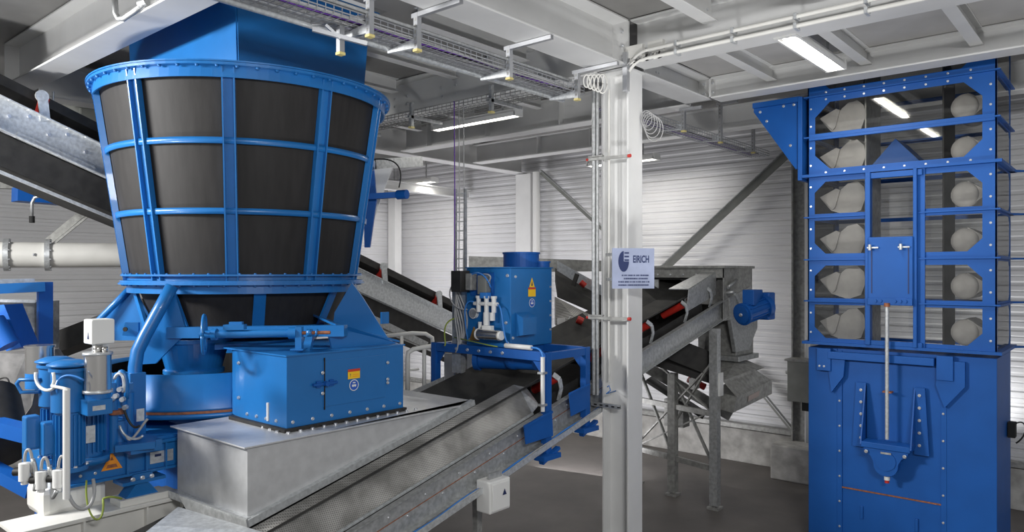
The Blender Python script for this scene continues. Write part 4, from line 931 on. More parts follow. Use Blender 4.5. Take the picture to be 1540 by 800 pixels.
# side wing chute
wg = thing('side_chute', 'blue triangular side chute at the upper left of the elevator', 'chute', (-3.2, 9.0, 4.2))
MB().prism([V((-3.56, Y0+.02, 5.02)), V((-3.01, Y0+.02, 5.02)), V((-3.01, Y0+.02, 4.20)), V((-3.06, Y0+.02, 4.20)), V((-3.56, Y0+.02, 4.93))], (0, .75, 0)).build('body', DBLUE, wg)
MB().box((-3.02, Y0-.03, 4.06), (-2.97, Y0+.8, 5.02), .004).build('flange_bar', DBLUE, wg)
MB().box((-3.56, Y0-.02, 4.97), (-3.0, Y0+.02, 5.03)).build('top_rim', DBLUE, wg)
for p in ((-3.48, 4.92), (-3.2, 4.95), (-3.08, 4.95), (-3.12, 4.48), (-3.40, 4.80)): bolt(wg, (p[0], Y0+.02, p[1]), (0, -1, 0), .013)
sw = thing('side_switch', 'small dark switch box on the right flank of the elevator', 'switch', (-1.0, 9.4, 1.3))
MB().box((-1.09, 9.3, 1.26), (-1.02, 9.42, 1.42), .006).build('case', DARK, sw)
MB().tube(bez((-1.03, 9.36, 1.4), (-.92, 9.36, 1.5), (-.9, 9.36, 1.3), (-1.02, 9.36, 1.2)), .008, 6).build('cable', RUBBER, sw)
# ================================================================== CABLE TRAYS and conduits
def tray(label, axis, c, a0, a1, z, w=.30, h=.07, m=WIRE, step=.07):
    def P(u, v, q): return V((u, v, q)) if axis == 'X' else V((v, u, q))
    t = thing('cable_tray', label, 'cable tray', P((a0+a1)/2, c, z))
    mb = MB(); 
    for k in range(5): v = c-w/2+w*k/4; mb.bar(P(a0, v, z), P(a1, v, z), .006, .006)
    for s in (-1, 1):
        for hh_ in (h*.5, h): mb.bar(P(a0, c+s*w/2, z+hh_), P(a1, c+s*w/2, z+hh_), .008, .008)
    n_ = int((a1-a0)/step)
    for k in range(n_+1):
        u = a0+(a1-a0)*k/n_
        mb.bar(P(u, c-w/2, z), P(u, c+w/2, z), .005, .005)
        for s in (-1, 1): mb.bar(P(u, c+s*w/2, z), P(u, c+s*w/2, z+h), .005, .005, up=(1, 0, 0) if axis == 'Y' else (0, 1, 0))
    mb.build('wire_basket', m, t)
    return t, P
t1, P1 = tray('long wire cable tray hung under the main girder left of the column', 'Y', -4.52, 1.4, 6.25, 4.84, .28)
MB().cyl((-4.685, 1.4, 4.83), (-4.685, 6.3, 4.83), .022, 12).build('edge_conduit', GALVL, t1)
MB().bar(V((-4.665, 1.4, 4.87)), V((-4.665, 6.25, 4.87)), .012, .06).build('side_rail', GALVL, t1)
for k, (m, x) in enumerate(((PURP, -4.635), (CBL, -4.55), (CBL, -4.52), (RUBBER, -4.48), (PURP, -4.45), (CBL, -4.42), (CBL, -4.40))):
    MB().tube([V((x+.012*math.sin(i*.7+k), 1.4+.2*i, 4.86+.006*math.sin(i+k) + (.055 if k == 0 else 0))) for i in range(24)], .009, 6).build('cable', m, t1)
for k in range(2):
    MB().tube([V((-4.40+.035*k, 1.4+.2*i, 4.93)) for i in range(24)], .014, 8).build('conduit', GALV, t1)
def hanger(label, p, ztop, zbot, x1):
    t = thing('tray_hanger', label, 'tray hanger', (p[0], p[1], zbot), 'tray hangers')
    MB().box((p[0]-.022, p[1]-.022, zbot+.02), (p[0]+.022, p[1]+.022, ztop)).build('slotted_post', WIRE, t)
    mb = MB()
    for k in range(int((ztop-zbot-.04)/.05)): mb.box((p[0]-.008, p[1]-.0235, zbot+.04+k*.05), (p[0]+.008, p[1]-.0225, zbot+.065+k*.05))
    mb.build('slots', GALVD, t)
    MB().box((p[0]-.026, p[1]-.026, zbot), (p[0]+.026, p[1]+.026, zbot+.02)).build('end_cap', CAPY, t)
    MB().box((p[0]-.05, p[1]-.02, ztop-.035), (x1, p[1]+.02, ztop)).build('top_arm', WIRE, t)
    MB().prism([V((p[0], p[1]-.02, zbot+.03)), V((p[0]-.34, p[1]-.02, zbot+.05)), V((p[0]-.34, p[1]-.02, zbot+.07)), V((p[0], p[1]-.02, zbot+.11))], (0, .03, 0)).build('tray_arm', GALVL, t)
    return t
for y, lab in ((3.45, 'slotted tray hanger nearest the camera, top centre'), (3.92, 'slotted tray hanger second from the camera'), (5.03, 'slotted tray hanger midway between hood and column'), (6.08, 'slotted tray hanger closest to the column top')):
    hanger(lab, (-4.345, y), 5.045, 4.74, -3.86)
t_low = thing('bracket_stub', 'slotted bracket stub hanging in front of the blue hood', 'bracket', U(512, 85, 5.4))
a = U(512, 83, 5.5); b = a.copy(); b.z = a.z+.30
MB().box(a+V((-.022, -.022, .02)), b+V((.022, .022, 0))).build('slotted_post', WIRE, t_low); MB().box(a+V((-.026, -.026, 0)), a+V((.026, .026, .02))).build('end_cap', CAPY, t_low)
mb = MB().bar(U(466, 36, 5.45), U(560, 26, 5.55), .03, .04).bar(U(470, 44, 5.4), U(552, 66, 5.5), .03, .03).bar(U(490, 38, 5.42), U(512, 58, 5.45), .03, .02); mb.build('cross_arm', WIRE, t_low)
t2, P2 = tray('distant wire cable tray running back right of the column', 'Y', -4.52, 6.8, 11.2, 4.80, .28)
for k, (m, x) in enumerate(((PURP, -4.5), (CBL, -4.45), (PURP, -4.40), (RUBBER, -4.36))):
    MB().tube([V((x-.1+.012*math.sin(i*.7+k), 6.8+.2*i, 4.82)) for i in range(22)], .010, 6).build('cable', m, t2)
for y, lab in ((8.35, 'distant slotted tray hanger, first right of the column'), (9.4, 'distant slotted tray hanger, second right of the column'), (10.5, 'distant slotted tray hanger, third right of the column')):
    hanger(lab, (-4.345, y), 5.045 if y < 8.4 else 5.3, 4.75, -4.1)
lp = thing('cable_coil', 'loops of spare cable hanging just right of the column', 'cable coil', U(975, 200, 7.6))
for k in range(5):
    c0 = U(972+k*3, 178+k*4, 7.5); r = .08+.012*k
    MB().tube([c0+RT*(r*math.cos(2*PI*i/20)*.7)+V((0, 0, r*math.sin(2*PI*i/20))) for i in range(21)], .005, 6).build('loop', CBL, lp)
lp2 = thing('cable_coil', 'pale cable loops on the left side of the column head', 'cable coil', U(890, 130, 7.3))
for k in range(5):
    c0 = U(882+k*6, 122+k*1, 7.2); r = .06+.008*k
    MB().tube([c0+RT*(r*math.cos(2*PI*i/20)*.5)+V((0, 0, r*math.sin(2*PI*i/20))) for i in range(21)], .008, 6).build('loop', OFFW, lp2)
t3, P3 = tray('dark wire cable tray along the shadowed beam behind the round bin', 'X', 6.15, -8.4, -4.75, 4.90, .30, m=GALVD)
for k, x in enumerate((-7.9, -6.7, -5.4)):
    t = thing('tray_bracket', ('bracket of the dark tray next to the round bin', 'bracket of the dark tray beside the thin hanging cables', 'bracket of the dark tray closest to the column')[k], 'bracket', (x, 6.1, 4.8), 'brackets of the dark tray')
    MB().box((x-.02, 5.9, 4.86), (x+.02, 6.45, 4.895)).build('arm', GALV, t); MB().box((x-.02, 5.93, 4.76), (x+.02, 5.97, 5.05)).build('post', GALV, t); MB().box((x-.025, 5.92, 4.74), (x+.025, 5.98, 4.76)).build('end_cap', CAPY, t)
# conduits below the right beam
for k, (z0, lab) in enumerate(((5.055, 'lower white conduit under the right beam'), (5.135, 'upper white conduit under the right beam'))):
    t = thing('conduit', lab, 'conduit', (-1.5, 6.2, z0), 'conduits running right from the column')
    MB().cyl((-3.6, 6.2, z0), (.6, 6.2, z0), .018, 12).build('pipe', OFFW, t)
    for x in [-3.3+.55*i for i in range(7)]: MB().box((x-.012, 6.17, z0-.024), (x+.012, 6.27, z0+.026)).build('clip', GALVL, t)
    MB().tube(bez((-3.6, 6.2, z0), (-3.75, 6.2, z0), (-3.8, 6.22, z0-.05-.05*k), (-3.88, 6.28, z0-.10)), .016, 8).build('hose_end', OFFW, t)
jbx = thing('cable_junction', 'row of small junction boxes with dangling cables at the column head', 'junction box', (-3.75, 6.15, 5.05))
MB().box((-3.87, 6.22, 5.10), (-3.68, 6.28, 5.22), .006).box((-3.62, 6.22, 5.12), (-3.46, 6.28, 5.22), .006).split('case', OFFW, jbx)
for k in range(9): MB().tube(bez((-3.86+k*.045, 6.24, 5.11), (-3.86+k*.045, 6.2, 5.03), (-3.84+k*.04, 6.2, 5.02), (-3.80+k*.05, 6.2, 5.06)), .008, 6).build('cable', (CBL, OFFW, RUBBER)[k % 3], jbx)
MB().box((-3.88, 6.19, 4.78), (-3.83, 6.24, 5.16)).build('slotted_post', WIRE, jbx)
# pipe loop at top left
pl_ = thing('bent_conduit', 'square bent grey pipe hanging from the top left beam', 'conduit', U(175, 25, 5.9))
MB().tube([U(172, -12, 5.9), U(174, 20, 5.9), U(178, 28, 5.9), U(186, 28, 5.9), U(215, 8, 5.75), U(219, -5, 5.75)], .024, 10).build('pipe', GALV, pl_)
MB().cyl(U(210, 6, 5.76), U(221, 2, 5.74), .035, 12).build('joint', GALV, pl_)
# ================================================================== SECOND CONVEYOR (descending, behind the bin)
XC = -8.35
def z2(y): return 4.72-.385*(y-2.1)
dcv = thing('descending_conveyor', 'galvanised belt conveyor descending from the upper left behind the round bin', 'conveyor', (XC, 5.0, 2.8))
ya, yb = 1.2, 8.9
def A2(y, dz=0, dx=0): return V((XC+dx, y, z2(y)+dz))
MB().bar(A2(ya, -.16), A2(yb, -.16), .01, .32).bar(A2(ya, 0, .03), A2(yb, 0, .03), .06, .01).bar(A2(ya, -.32, .03), A2(yb, -.32, .03), .06, .01).build('side_channel', GALVL, dcv)
MB().bar(A2(ya, -.16, -.95), A2(yb, -.16, -.95), .01, .32).build('side_channel', GALV, dcv)
mb = MB(); pr = [(-.90, .24), (-.72, .10), (-.25, .10), (-.06, .24)]
Aa = [[mb.bm.verts.new(A2(y, h, x)) for x, h in pr] for y in (ya, yb)]; Bb = [[mb.bm.verts.new(A2(y, h-.10, x)) for x, h in pr] for y in (ya, yb)]
for i in range(3): mb.bm.faces.new((Aa[0][i], Aa[0][i+1], Aa[1][i+1], Aa[1][i])); mb.bm.faces.new((Bb[0][i], Bb[0][i+1], Bb[1][i+1], Bb[1][i]))
for i in (0, 3): mb.bm.faces.new((Aa[0][i], Aa[1][i], Bb[1][i], Bb[0][i]))
mb.build('belt', RUBBER, dcv)
MB().bar(A2(ya, -.50, -.4), A2(yb, -.50, -.4), .75, .30).build('return_belt', RUBBER, dcv)
MB().bar(A2(ya, -.72, -.02), A2(yb, -.72, -.02), .03, .03).build('edge_rail', GALVL, dcv)
for y in (2.55, 4.0, 5.4, 6.9, 8.0):
    MB().cyl(A2(y, .06, -.14), A2(y, .20, -.02), .05, 12).build('idler_roller', RED, dcv)
    MB().bar(A2(y, -.03, .01), A2(y-.03, .22, .02), .09, .02, up=(1, 0, 0)).cyl(A2(y-.03, .2, .0), A2(y-.03, .2, .03), .06, 14).build('idler_bracket', GALVL, dcv)
for k in range(12): y = 1.9+k*.17; bolt(dcv, A2(y, -.06 if k % 2 else -.15, .006), (1, 0, 0), .016); bolt(dcv, A2(y, -.005, .03), (0, 0, 1), .016)
MB().bar(A2(2.3, -.30, .02), A2(3.0, -.30, .02), .03, .06).build('splice_strip', GALVL, dcv)
MB().prism([A2(1.9, -.20, .03), A2(2.15, -.26, .03), A2(2.12, -.42, .03), A2(1.9, -.34, .03)], (.012, 0, 0)).build('cover_plate', GALVL, dcv)
hp = MB().bar(A2(6.0, -.62, .12), A2(7.6, -.70, .12), .06, .10); hp.build('support_arm', GALV, dcv)
# third conveyor behind the station, going down to the right
c3 = thing('rear_conveyor', 'dusty conveyor section sloping down behind the blue cabinet toward the column', 'conveyor', U(870, 470, 9.5))
MB().prism([U(838, 392, 10.2), U(910, 432, 9.9), U(910, 452, 9.9), U(838, 407, 10.2)], FW*.03).build('side_channel', GALVL, c3)
MB().prism([U(838, 425, 9.9), U(915, 462, 9.6), U(915, 480, 9.5), U(838, 447, 9.8)], FW*.5+V((0, 0, .2))).build('belt', BELTM, c3)
MB().prism([U(836, 447, 9.7), U(905, 482, 9.3), U(885, 500, 9.2), U(836, 490, 9.5)], FW*.3).build('lower_guard', MESHM, c3)
MB().cyl(U(873, 424, 9.9), U(880, 430, 9.9), .04, 12).build('roller', RED, c3); MB().cyl(U(868, 480, 9.2), U(876, 484, 9.2), .05, 12).build('roller', RED, c3)
MB().bar(U(862, 430, 9.8), U(868, 412, 9.8), .06, .02, up=(0, 1, 0)).build('bracket', RUBBER, c3)
MB().box(U(838, 488, 9.3), U(850, 478, 9.4)).build('white_switch', WPLAS, c3)
MB().prism([U(705, 385, 10.6), U(905, 392, 10.8), U(905, 408, 10.8), U(705, 410, 10.6)], FW*.5).build('rear_cover', GALVD, c3)
# ================================================================== LEFT WALL things
pip = thing('dust_pipe', 'pale grey round pipe with bolted flanges along the left wall', 'pipe', (-12.2, 4.0, 2.95))
pa = U(-40, 383, 9.3); pb_ = U(230, 384, 10.3)
MB().cyl(pa, pb_, .165, 32).build('pipe', OFFW, pip)
for px in (6, 65):
    q = pa.lerp(pb_, (px+40)/270); dd = (pb_-pa).normalized()
    MB().cyl(q-dd*.03, q+dd*.03, .21, 32).build('flange', GALVL, pip)
    for k in range(10):
        a = 2*PI*k/10; bolt(pip, q+dd*.03+(V((0, 0, 1))*math.cos(a)+dd.cross(V((0, 0, 1)))*math.sin(a))*.19, dd, .016)
bolt(pip, pa.lerp(pb_, 80/270)+V((.165, 0, 0))*1, (1, 0, 0), .02)
hbm = thing('hoist_drive', 'dark blue drive unit with orange tag hanging over the left pipe', 'drive unit', U(70, 305, 9.0))
MB().bar(U(22, 292, 8.8), U(116, 300, 9.3), .26, .17).build('body', DBLUE, hbm); MB().bar(U(116, 295, 9.35), U(190, 304, 9.8), .2, .13).build('shaft_housing', DBLUE, hbm)
MB().prism([U(90, 286, 8.9), U(108, 283, 8.95), U(106, 288, 8.95), U(90, 290, 8.9)], FW*.02).build('tag', RED, hbm)
MB().bar(U(-10, 277, 9.0), U(170, 284, 9.8), .12, .10).build('carrier_rail', GALVD, hbm)
MB().tube([U(48, 325, 8.7), U(48, 305, 8.7), U(52, 297, 8.7), U(60, 295, 8.7), U(185, 303, 9.6)], .018, 8).build('hose', GALV, hbm)
MB().cyl(U(48, 335, 8.7), U(48, 325, 8.7), .03, 10).build('hose_end', DARK, hbm)
brw = thing('wall_strut', 'grey double strut slanting above the left pipe to the wall', 'strut', U(75, 363, 10.0))
MB().bar(U(72, 364, 10.4), U(135, 312, 10.6), .06, .10).bar(U(84, 364, 10.4), U(148, 312, 10.6), .05, .03).split('strut', GALVD, brw)
simple('hanging_rod', 'thin rod hanging beside the descending conveyor at upper left', 'rod', MB().cyl(U(80, 138, 7.6), U(80, 172, 7.6), .012, 8), GALV)
simple('hanging_rod', 'thin rod hanging above the blue drive unit', 'rod', MB().cyl(U(70, 250, 8.6), U(70, 285, 8.6), .014, 8), GALV)
# wall clutter top left (dark ducts)
simple('ceiling_duct', 'dark grey air duct under the deck behind the left beam', 'duct', MB().box((-12.9, 3.4, 4.75), (-9.9, 3.95, 5.3), .02), OLIVE)
# left machine (feeder with blue frame)
lm = thing('side_machine', 'grey machine with blue steel frame at the left edge of the picture', 'machine', U(20, 640, 6.9))
MB().box(U(55, 527, 7.0), U(66, 424, 7.05)+V((.06, .06, 0))).build('frame_post', DBLUE, lm)
MB().bar(U(-40, 436, 6.6), U(66, 431, 7.0), .08, .09).build('frame_beam', BLUE, lm)
MB().bar(U(-40, 424, 6.7), U(50, 422, 7.05), .10, .04).build('top_plate', GALVL, lm)
MB().prism([U(-40, 452, 7.0), U(52, 454, 7.3), U(52, 540, 7.3), U(-40, 560, 7.0)], FW*.4).build('back_panel', GALVD, lm)
MB().bar(U(-40, 451, 6.9), U(52, 453, 7.2), .2, .025).build('shelf', GALVL, lm)
MB().prism([U(-30, 462, 6.6), U(6, 458, 6.6), U(32, 522, 6.6), U(10, 528, 6.6), U(-20, 500, 6.6)], FW*.25).build('drive_guard', DBLUE, lm)
MB().cyl(U(-10, 482, 6.5), U(14, 520, 6.5), .09, 16).build('drive_motor', DBLUE, lm)
mb = MB(); mb.prism([U(-40, 530, 6.8), U(40, 532, 6.9), U(58, 560, 6.9), U(48, 610, 6.9), U(20, 650, 6.8), U(-40, 720, 6.7)], FW*.5); mb.build('grey_hopper', mat('worn_grey_metal', (.22, .215, .21), .55, .2, .25, 9), lm)
MB().tube(bez(U(0, 570, 6.7), U(20, 560, 6.7), U(15, 590, 6.7), U(5, 600, 6.7)), .008, 6).build('cable', RUBBER, lm)
MB().bar(U(-40, 632, 6.2), U(75, 660, 6.0), .14, .12).bar(U(-40, 690, 6.2), U(50, 738, 6.0), .12, .10).split('lower_beam', DBLUE, lm)
_q = U(52, 860, 5.9); _q.z = FZ
MB().box(_q, U(66, 650, 5.95)+V((.06, .06, 0))).build('lower_post', DBLUE, lm)
MB().cyl(U(-20, 600, 6.5), U(-5, 680, 6.2), .25, 20).build('dark_drum', RUBBER, lm)
# dark conveyor beam behind (rising right)
simple('dark_conveyor_arm', 'dark rubber covered arm rising behind the motor group', 'arm', MB().bar(U(60, 530, 8.2), U(240, 462, 8.0), .5, .22), RUBBER)
# ================================================================== PLATFORM HANDRAIL
hr = thing('handrail', 'cream tube handrail standing behind the discharge housing', 'handrail', U(640, 590, 8.0))
def T(pts, nm, r=.022): MB().tube([U(*p) for p in pts], r, 10).build(nm, OFFW, hr)
T([(560, 508, 8.9), (620, 501, 8.9), (640, 502, 8.9), (650, 508, 8.9), (651, 520, 8.9), (651, 590, 8.9)], 'top_rail', .026)
T([(700, 513, 8.2), (640, 522, 7.95), (622, 525, 7.9), (614, 530, 7.9), (613, 540, 7.9), (613, 590, 7.9)], 'top_rail', .026)
T([(638, 524, 7.95), (638, 590, 7.95)], 'post'); T([(604, 504, 8.9), (604, 585, 8.9)], 'post')
T([(614, 557, 7.9), (630, 555, 7.95)], 'mid_rail', .012)
simple('transparent_side_guard', 'thin clear guard strip beside the belt near the handrail', 'guard', MB().prism([U(613, 590, 7.4), U(668, 566, 7.8), U(668, 582, 7.8), U(613, 606, 7.4)], FW*.01), GALVL)
simple('platform_edge', 'white platform panel low behind the portal frame', 'panel', MB().prism([U(668, 531, 8.6), U(714, 533, 8.7), U(714, 562, 8.7), U(668, 578, 8.6)], FW*.03), OFFW)
# fixings at bin's right: actuator on wall bracket
ac = thing('blue_actuator', 'small blue actuator arm pointing right behind the round bin', 'actuator', U(590, 296, 7.9))
MB().bar(U(548, 296, 7.9), U(600, 293, 7.9), .07, .06).cyl(U(598, 293, 7.9), U(612, 292, 7.85), .05, 16).build('arm', DBLUE, ac)
MB().prism([U(546, 250, 8.0), U(562, 252, 8.0), U(566, 300, 8.0), U(556, 372, 8.0), U(548, 372, 8.0)], FW*.05).build('plate', DBLUE, ac)
MB().prism([U(555, 275, 8.2), U(560, 255, 8.2), U(590, 252, 8.2), U(572, 300, 8.2), U(562, 330, 8.2)], FW*.04).build('bracket', WHITE, ac)
MB().tube(bez(U(560, 240, 8.1), U(590, 236, 8.1), U(610, 245, 8.1), U(600, 282, 8.0)), .008, 6).build('cable', RUBBER, ac)
simple('air_duct', 'short galvanised duct above the actuator arm', 'duct', MB().bar(U(555, 248, 8.6), U(625, 244, 9.2), .25, .12), GALV)
# ================================================================== MOTOR GROUP left of the mixer
bf = thing('mixer_base_frame', 'blue I section base frame with warning triangle under the motors', 'base frame', (-5.9, 2.3, 1.46))
xb = -5.88; ya_, yb_ = 1.93, 3.2
MB().box((xb-.0, ya_, 1.47), (xb+.012, yb_, 1.67)).build('web', BLUE, bf)
MB().box((xb-.1, ya_-.02, 1.665), (xb+.05, yb_, 1.69), .003).build('top_flange', BLUE, bf)
MB().box((xb-.1, ya_-.02, 1.455), (xb+.05, yb_, 1.475), .003).build('bottom_flange', BLUE, bf)
MB().box((xb-.9, ya_-.02, 1.45), (xb, ya_, 1.69)).build('end_channel', BLUE, bf)
for y in (2.47, 2.62, 2.33): MB().box((xb+.012, y, 1.475), (xb+.048, y+.012, 1.665)).build('stiffener', BLUE, bf)
MB().box((xb-.75, 1.97, 1.69), (xb+.02, 2.9, 1.715), .003).build('motor_plate', BLUE, bf)
o = onX(168, 696, xb+.013)
MB().prism([o+V((.002, -.075, -.05)), o+V((.002, .075, -.05)), o+V((.002, 0, .085))], (.0015, 0, 0)).build('warning_triangle', ORNG, bf)
MB().prism([o+V((.004, -.04, -.035)), o+V((.004, .04, -.035)), o+V((.004, .03, -.01)), o+V((.004, -.03, -.01))], (.001, 0, 0)).prism([o+V((.004, -.012, .02)), o+V((.004, .012, .02)), o+V((.004, 0, .05))], (.001, 0, 0)).build('triangle_print', RUST, bf)
o = onX(243, 686, xb+.013); sticker_rect(bf, o, (0, 1, 0), (0, 0, 1), .18, .09, GALVL, 'name_plate')
sticker_rect(bf, o+V((0, -.03, .015)), (0, 1, 0), (0, 0, 1), .05, .02, SIGNB, 'plate_print', .0045)
for y, z in ((2.02, 1.62), (2.02, 1.52), (2.12, 1.6), (2.12, 1.52)): bolt(bf, (xb+.012, y, z), (1, 0, 0), .009)
ft = thing('rubber_mount', 'blue triangular machine foot on a white pad', 'machine foot', U(214, 748, 5.5))
f0 = onX(214, 745, -5.80)
MB().prism([f0+V((0, -.12, -.0)), f0+V((0, .12, 0)), f0+V((0, .05, .09)), f0+V((0, .0, .10)), f0+V((0, -.05, .09))], (-.14, 0, 0)).build('foot', BLUE, ft)
MB().box(f0+V((-.16, -.15, .10)), f0+V((.02, .17, .125))).prism([f0+V((0, -.10, .10)), f0+V((0, -.06, .17)), f0+V((0, .07, .17)), f0+V((0, .11, .10))], (-.02, 0, 0)).build('mount_plate', BLUE, ft)
for k in range(3): bolt(ft, f0+V((.002, -.07+.07*k, .135)), (1, 0, 0), .014)
MB().box(f0+V((-.17, -.17, -.05)), f0+V((.03, .20, 0)), .004).build('pad', OFFW, ft)
wf = thing('white_support_frame', 'cream painted steel support frame at the bottom left', 'support frame', U(180, 800, 5.4))
w0 = f0+V((0, 0, -.05))
MB().box(w0+V((-.30, -.85, -.03)), w0+V((.06, .32, 0)), .004).build('top_flange', OFFW, wf)
MB().box((w0.x-.02, w0.y-.85, FZ), w0+V((0, .32, -.03))).build('web', OFFW, wf)
for y in (-.84, -.42, .02, .30): MB().box((w0.x-.02, w0.y+y-.008, FZ), w0+V((.05, y+.008, -.03))).build('stiffener', OFFW, wf)
mb = MB().box(w0+V((-.55, -.62, -.02)), w0+V((-.18, -.18, .20)), .05); mb.build('round_hump', OFFW, wf)
MB().box((w0.x-.2, w0.y-.85, FZ), (w0.x+.1, w0.y+.32, FZ+.02)).build('lower_flange', OFFW, wf)
for k, (a, b, c_, d_) in enumerate((((130, 722, 5.15), (125, 790, 5.1), (160, 800, 5.15), (155, 750, 5.2)), ((155, 750, 5.2), (165, 745, 5.2), (175, 748, 5.25), (183, 750, 5.3)))):
    simple('earth_cable', ('green and yellow earth cable looping below the base frame', 'end of the earth cable resting on the cream hump')[k], 'cable', MB().tube(bez(U(*a), U(*b), U(*c_), U(*d_)), .007, 6), GRN)
simple('looped_cable', 'grey cable loop hanging between the white tube and base frame', 'cable', MB().tube(bez(U(104, 745, 5.0), U(115, 780, 5.0), U(150, 770, 5.1), U(140, 720, 5.15)), .012, 8), CBL)
def cylmotor(label, px, yt, yb, t, r):
    m = thing('vertical_motor', label, 'motor', U(px, yb, t), 'vertical hydraulic motors')
    a = U(px, yb, t); b = U(px, yt, t); b.x, b.y = a.x, a.y; up_ = V((0, 0, 1)); H = b.z-a.z
    mb = MB().cyl(a, a+up_*H*.55, r*.8, 28)
    for k in range(20):
        an = 2*PI*k/20; o = V((math.cos(an), math.sin(an), 0)); mb.bar(a+o*r*.85+up_*.03, a+o*r*.85+up_*H*.52, .008, r*.2, up=o)
    mb.build('finned_body', BLUE, m)
    MB().cyl(a+up_*H*.55, a+up_*H*.93, r*1.05, 32).cyl(a+up_*H*.93, a+up_*H*.96, r*1.18, 32).build('upper_case', BLUE, m)
    MB().lathe([(0.001, a.z+H*1.03), (r*.7, a.z+H*1.03), (r*1.28, a.z+H*.995), (r*1.30, a.z+H*.985), (r*1.1, a.z+H*.97), (0.001, a.z+H*.97)], (a.x, a.y), 36).smooth().build('rain_cap', BLUE, m)
    MB().cyl(a-up_*.01, a+up_*.02, r*1.1, 28).build('foot_flange', BLUE, m)
    for k in range(6): an = 2*PI*k/6-1; bolt(m, a+V((math.cos(an)*r*1.0, math.sin(an)*r*1.0, .02)), up_, .012)
    return m, a, H
m1_, a1_, H1 = cylmotor('blue vertical motor with round cap, rear one at far left', 84, 541, 690, 5.5, .105)
m2_, a2_, H2 = cylmotor('blue vertical motor with round cap, front one beside the white tube', 104, 546, 704, 5.05, .105)
m3 = thing('terminal_motor', 'wide blue finned motor below the steel canister', 'motor', U(130, 705, 5.2))
a = U(130, 690, 5.3); 
mb = MB().cyl(a, a+V((0, 0, .46)), .105, 32)
for k in range(24):
    an = 2*PI*k/24; o = V((math.cos(an), math.sin(an), 0)); mb.bar(a+o*.115+V((0, 0, .06)), a+o*.115+V((0, 0, .40)), .006, .025, up=o)
mb.build('finned_body', BLUE, m3)
MB().cyl(a-V((0, 0, .02)), a+V((0, 0, .03)), .15, 28).cyl(a+V((0, 0, .40)), a+V((0, 0, .42)), .13, 28).split('flange', BLUE, m3)
q = U(141, 610, 5.02); 
MB().box(q+V((-.09, -.07, -.055)), q+V((.09, .09, .05)), .008).build('terminal_box', BLUE, m3)
MB().box(q+V((.09, -.04, -.02)), q+V((.093, .04, .012))).build('plate', GALVL, m3)
q2 = a+V((.13, -.02, .20)); MB().box(q2+V((0, -.04, -.06)), q2+V((.006, .03, .06))).build('name_plate', GALVL, m3)
cs = thing('steel_canister', 'shiny stainless steel canister beside the motors', 'canister', U(147, 588, 5.05))
a = U(147, 588, 5.05); b = a+V((0, 0, .255))
MB().cyl(a+V((0, 0, .01)), b, .084, 36).build('jacket', STEEL, cs); MB().cyl(a-V((0, 0, .01)), a+V((0, 0, .01)), .093, 36).cyl(b-V((0, 0, .005)), b+V((0, 0, .012)), .093, 36).split('rim', GALVL, cs)
MB().cyl(a-V((0, 0, .10)), a-V((0, 0, .01)), .08, 28).build('base', BLUE, cs); MB().cyl(b+V((0, 0, .01)), b+V((0, 0, .06)), .03, 14).cyl(b+V((.04, .03, .01)), b+V((.04, .03, .05)), .018, 12).split('fitting', STEEL, cs)
wb = thing('white_control_box', 'white plastic control box on top of the steel canister', 'control box', U(148, 516, 5.05))
c_ = U(148, 498, 5.1); MB().box(c_+V((-.075, -.07, -.085)), c_+V((.075, .08, .085)), .01).build('case', WPLAS, wb)
MB().prism([c_+V((.0, -.071, -.05)), c_+V((.03, -.071, -.05)), c_+V((.015, -.071, .0))], (0, -.001, 0)).build('triangle_print', SIGNB, wb)
MB().box(c_+V((-.03, -.03, -.14)), c_+V((.05, .05, -.085))).build('neck', GALVL, wb)
rc = thing('steel_canister', 'lower round stainless canister behind the left motors', 'canister', U(62, 560, 5.8))
a = U(60, 560, 5.8); MB().cyl(a, a+V((0, 0, .20)), .10, 32).cyl(a+V((0, 0, .2)), a+V((0, 0, .215)), .108, 32).build('jacket', STEEL, rc); MB().cyl(a-V((0, 0, .12)), a, .10, 28).build('base', BLUE, rc)
hb = thing('pull_handle', 'blue tubular handle sticking out left of the motors', 'handle', U(28, 590, 5.4))
MB().tube([U(62, 571, 5.4), U(30, 571, 5.4), U(25, 577, 5.4), U(32, 590, 5.4), U(60, 589, 5.4)], .014, 8).build('bar', BLUE, hb)
wt = simple('white_tube', 'white vertical cable tube in front of the blue motors', 'tube', MB().cyl(U(100, 750, 4.85), U(100, 586, 4.85), .022, 16), WPLAS)
for k, (px, py) in enumerate(((47, 650), (73, 659))):
    t = thing('switch_box', ('blue switch box on the rear left motor', 'blue switch box on the front motor')[k], 'switch box', U(px, py+25, 5.0))
    c_ = U(px, py, 5.0); MB().box(c_+V((-.045, -.045, -.115)), c_+V((.045, .045, .115)), .012).build('case', BLUE, t)
    MB().box(c_+V((.045, -.04, -.10)), c_+V((.051, .04, .10)), .004).build('lid', BLUE, t)
    MB().bar(c_+V((0, 0, .12)), c_+V((0, 0, .135)), .05, .10).build('cap', CBL, t)
    MB().tube(bez(c_+V((.08, .08, -.05)), c_+V((.1, .1, .02)), c_+V((.11, .12, .0)), c_+V((.10, .10, -.10))), .012, 8).build('elbow', CBL, t)
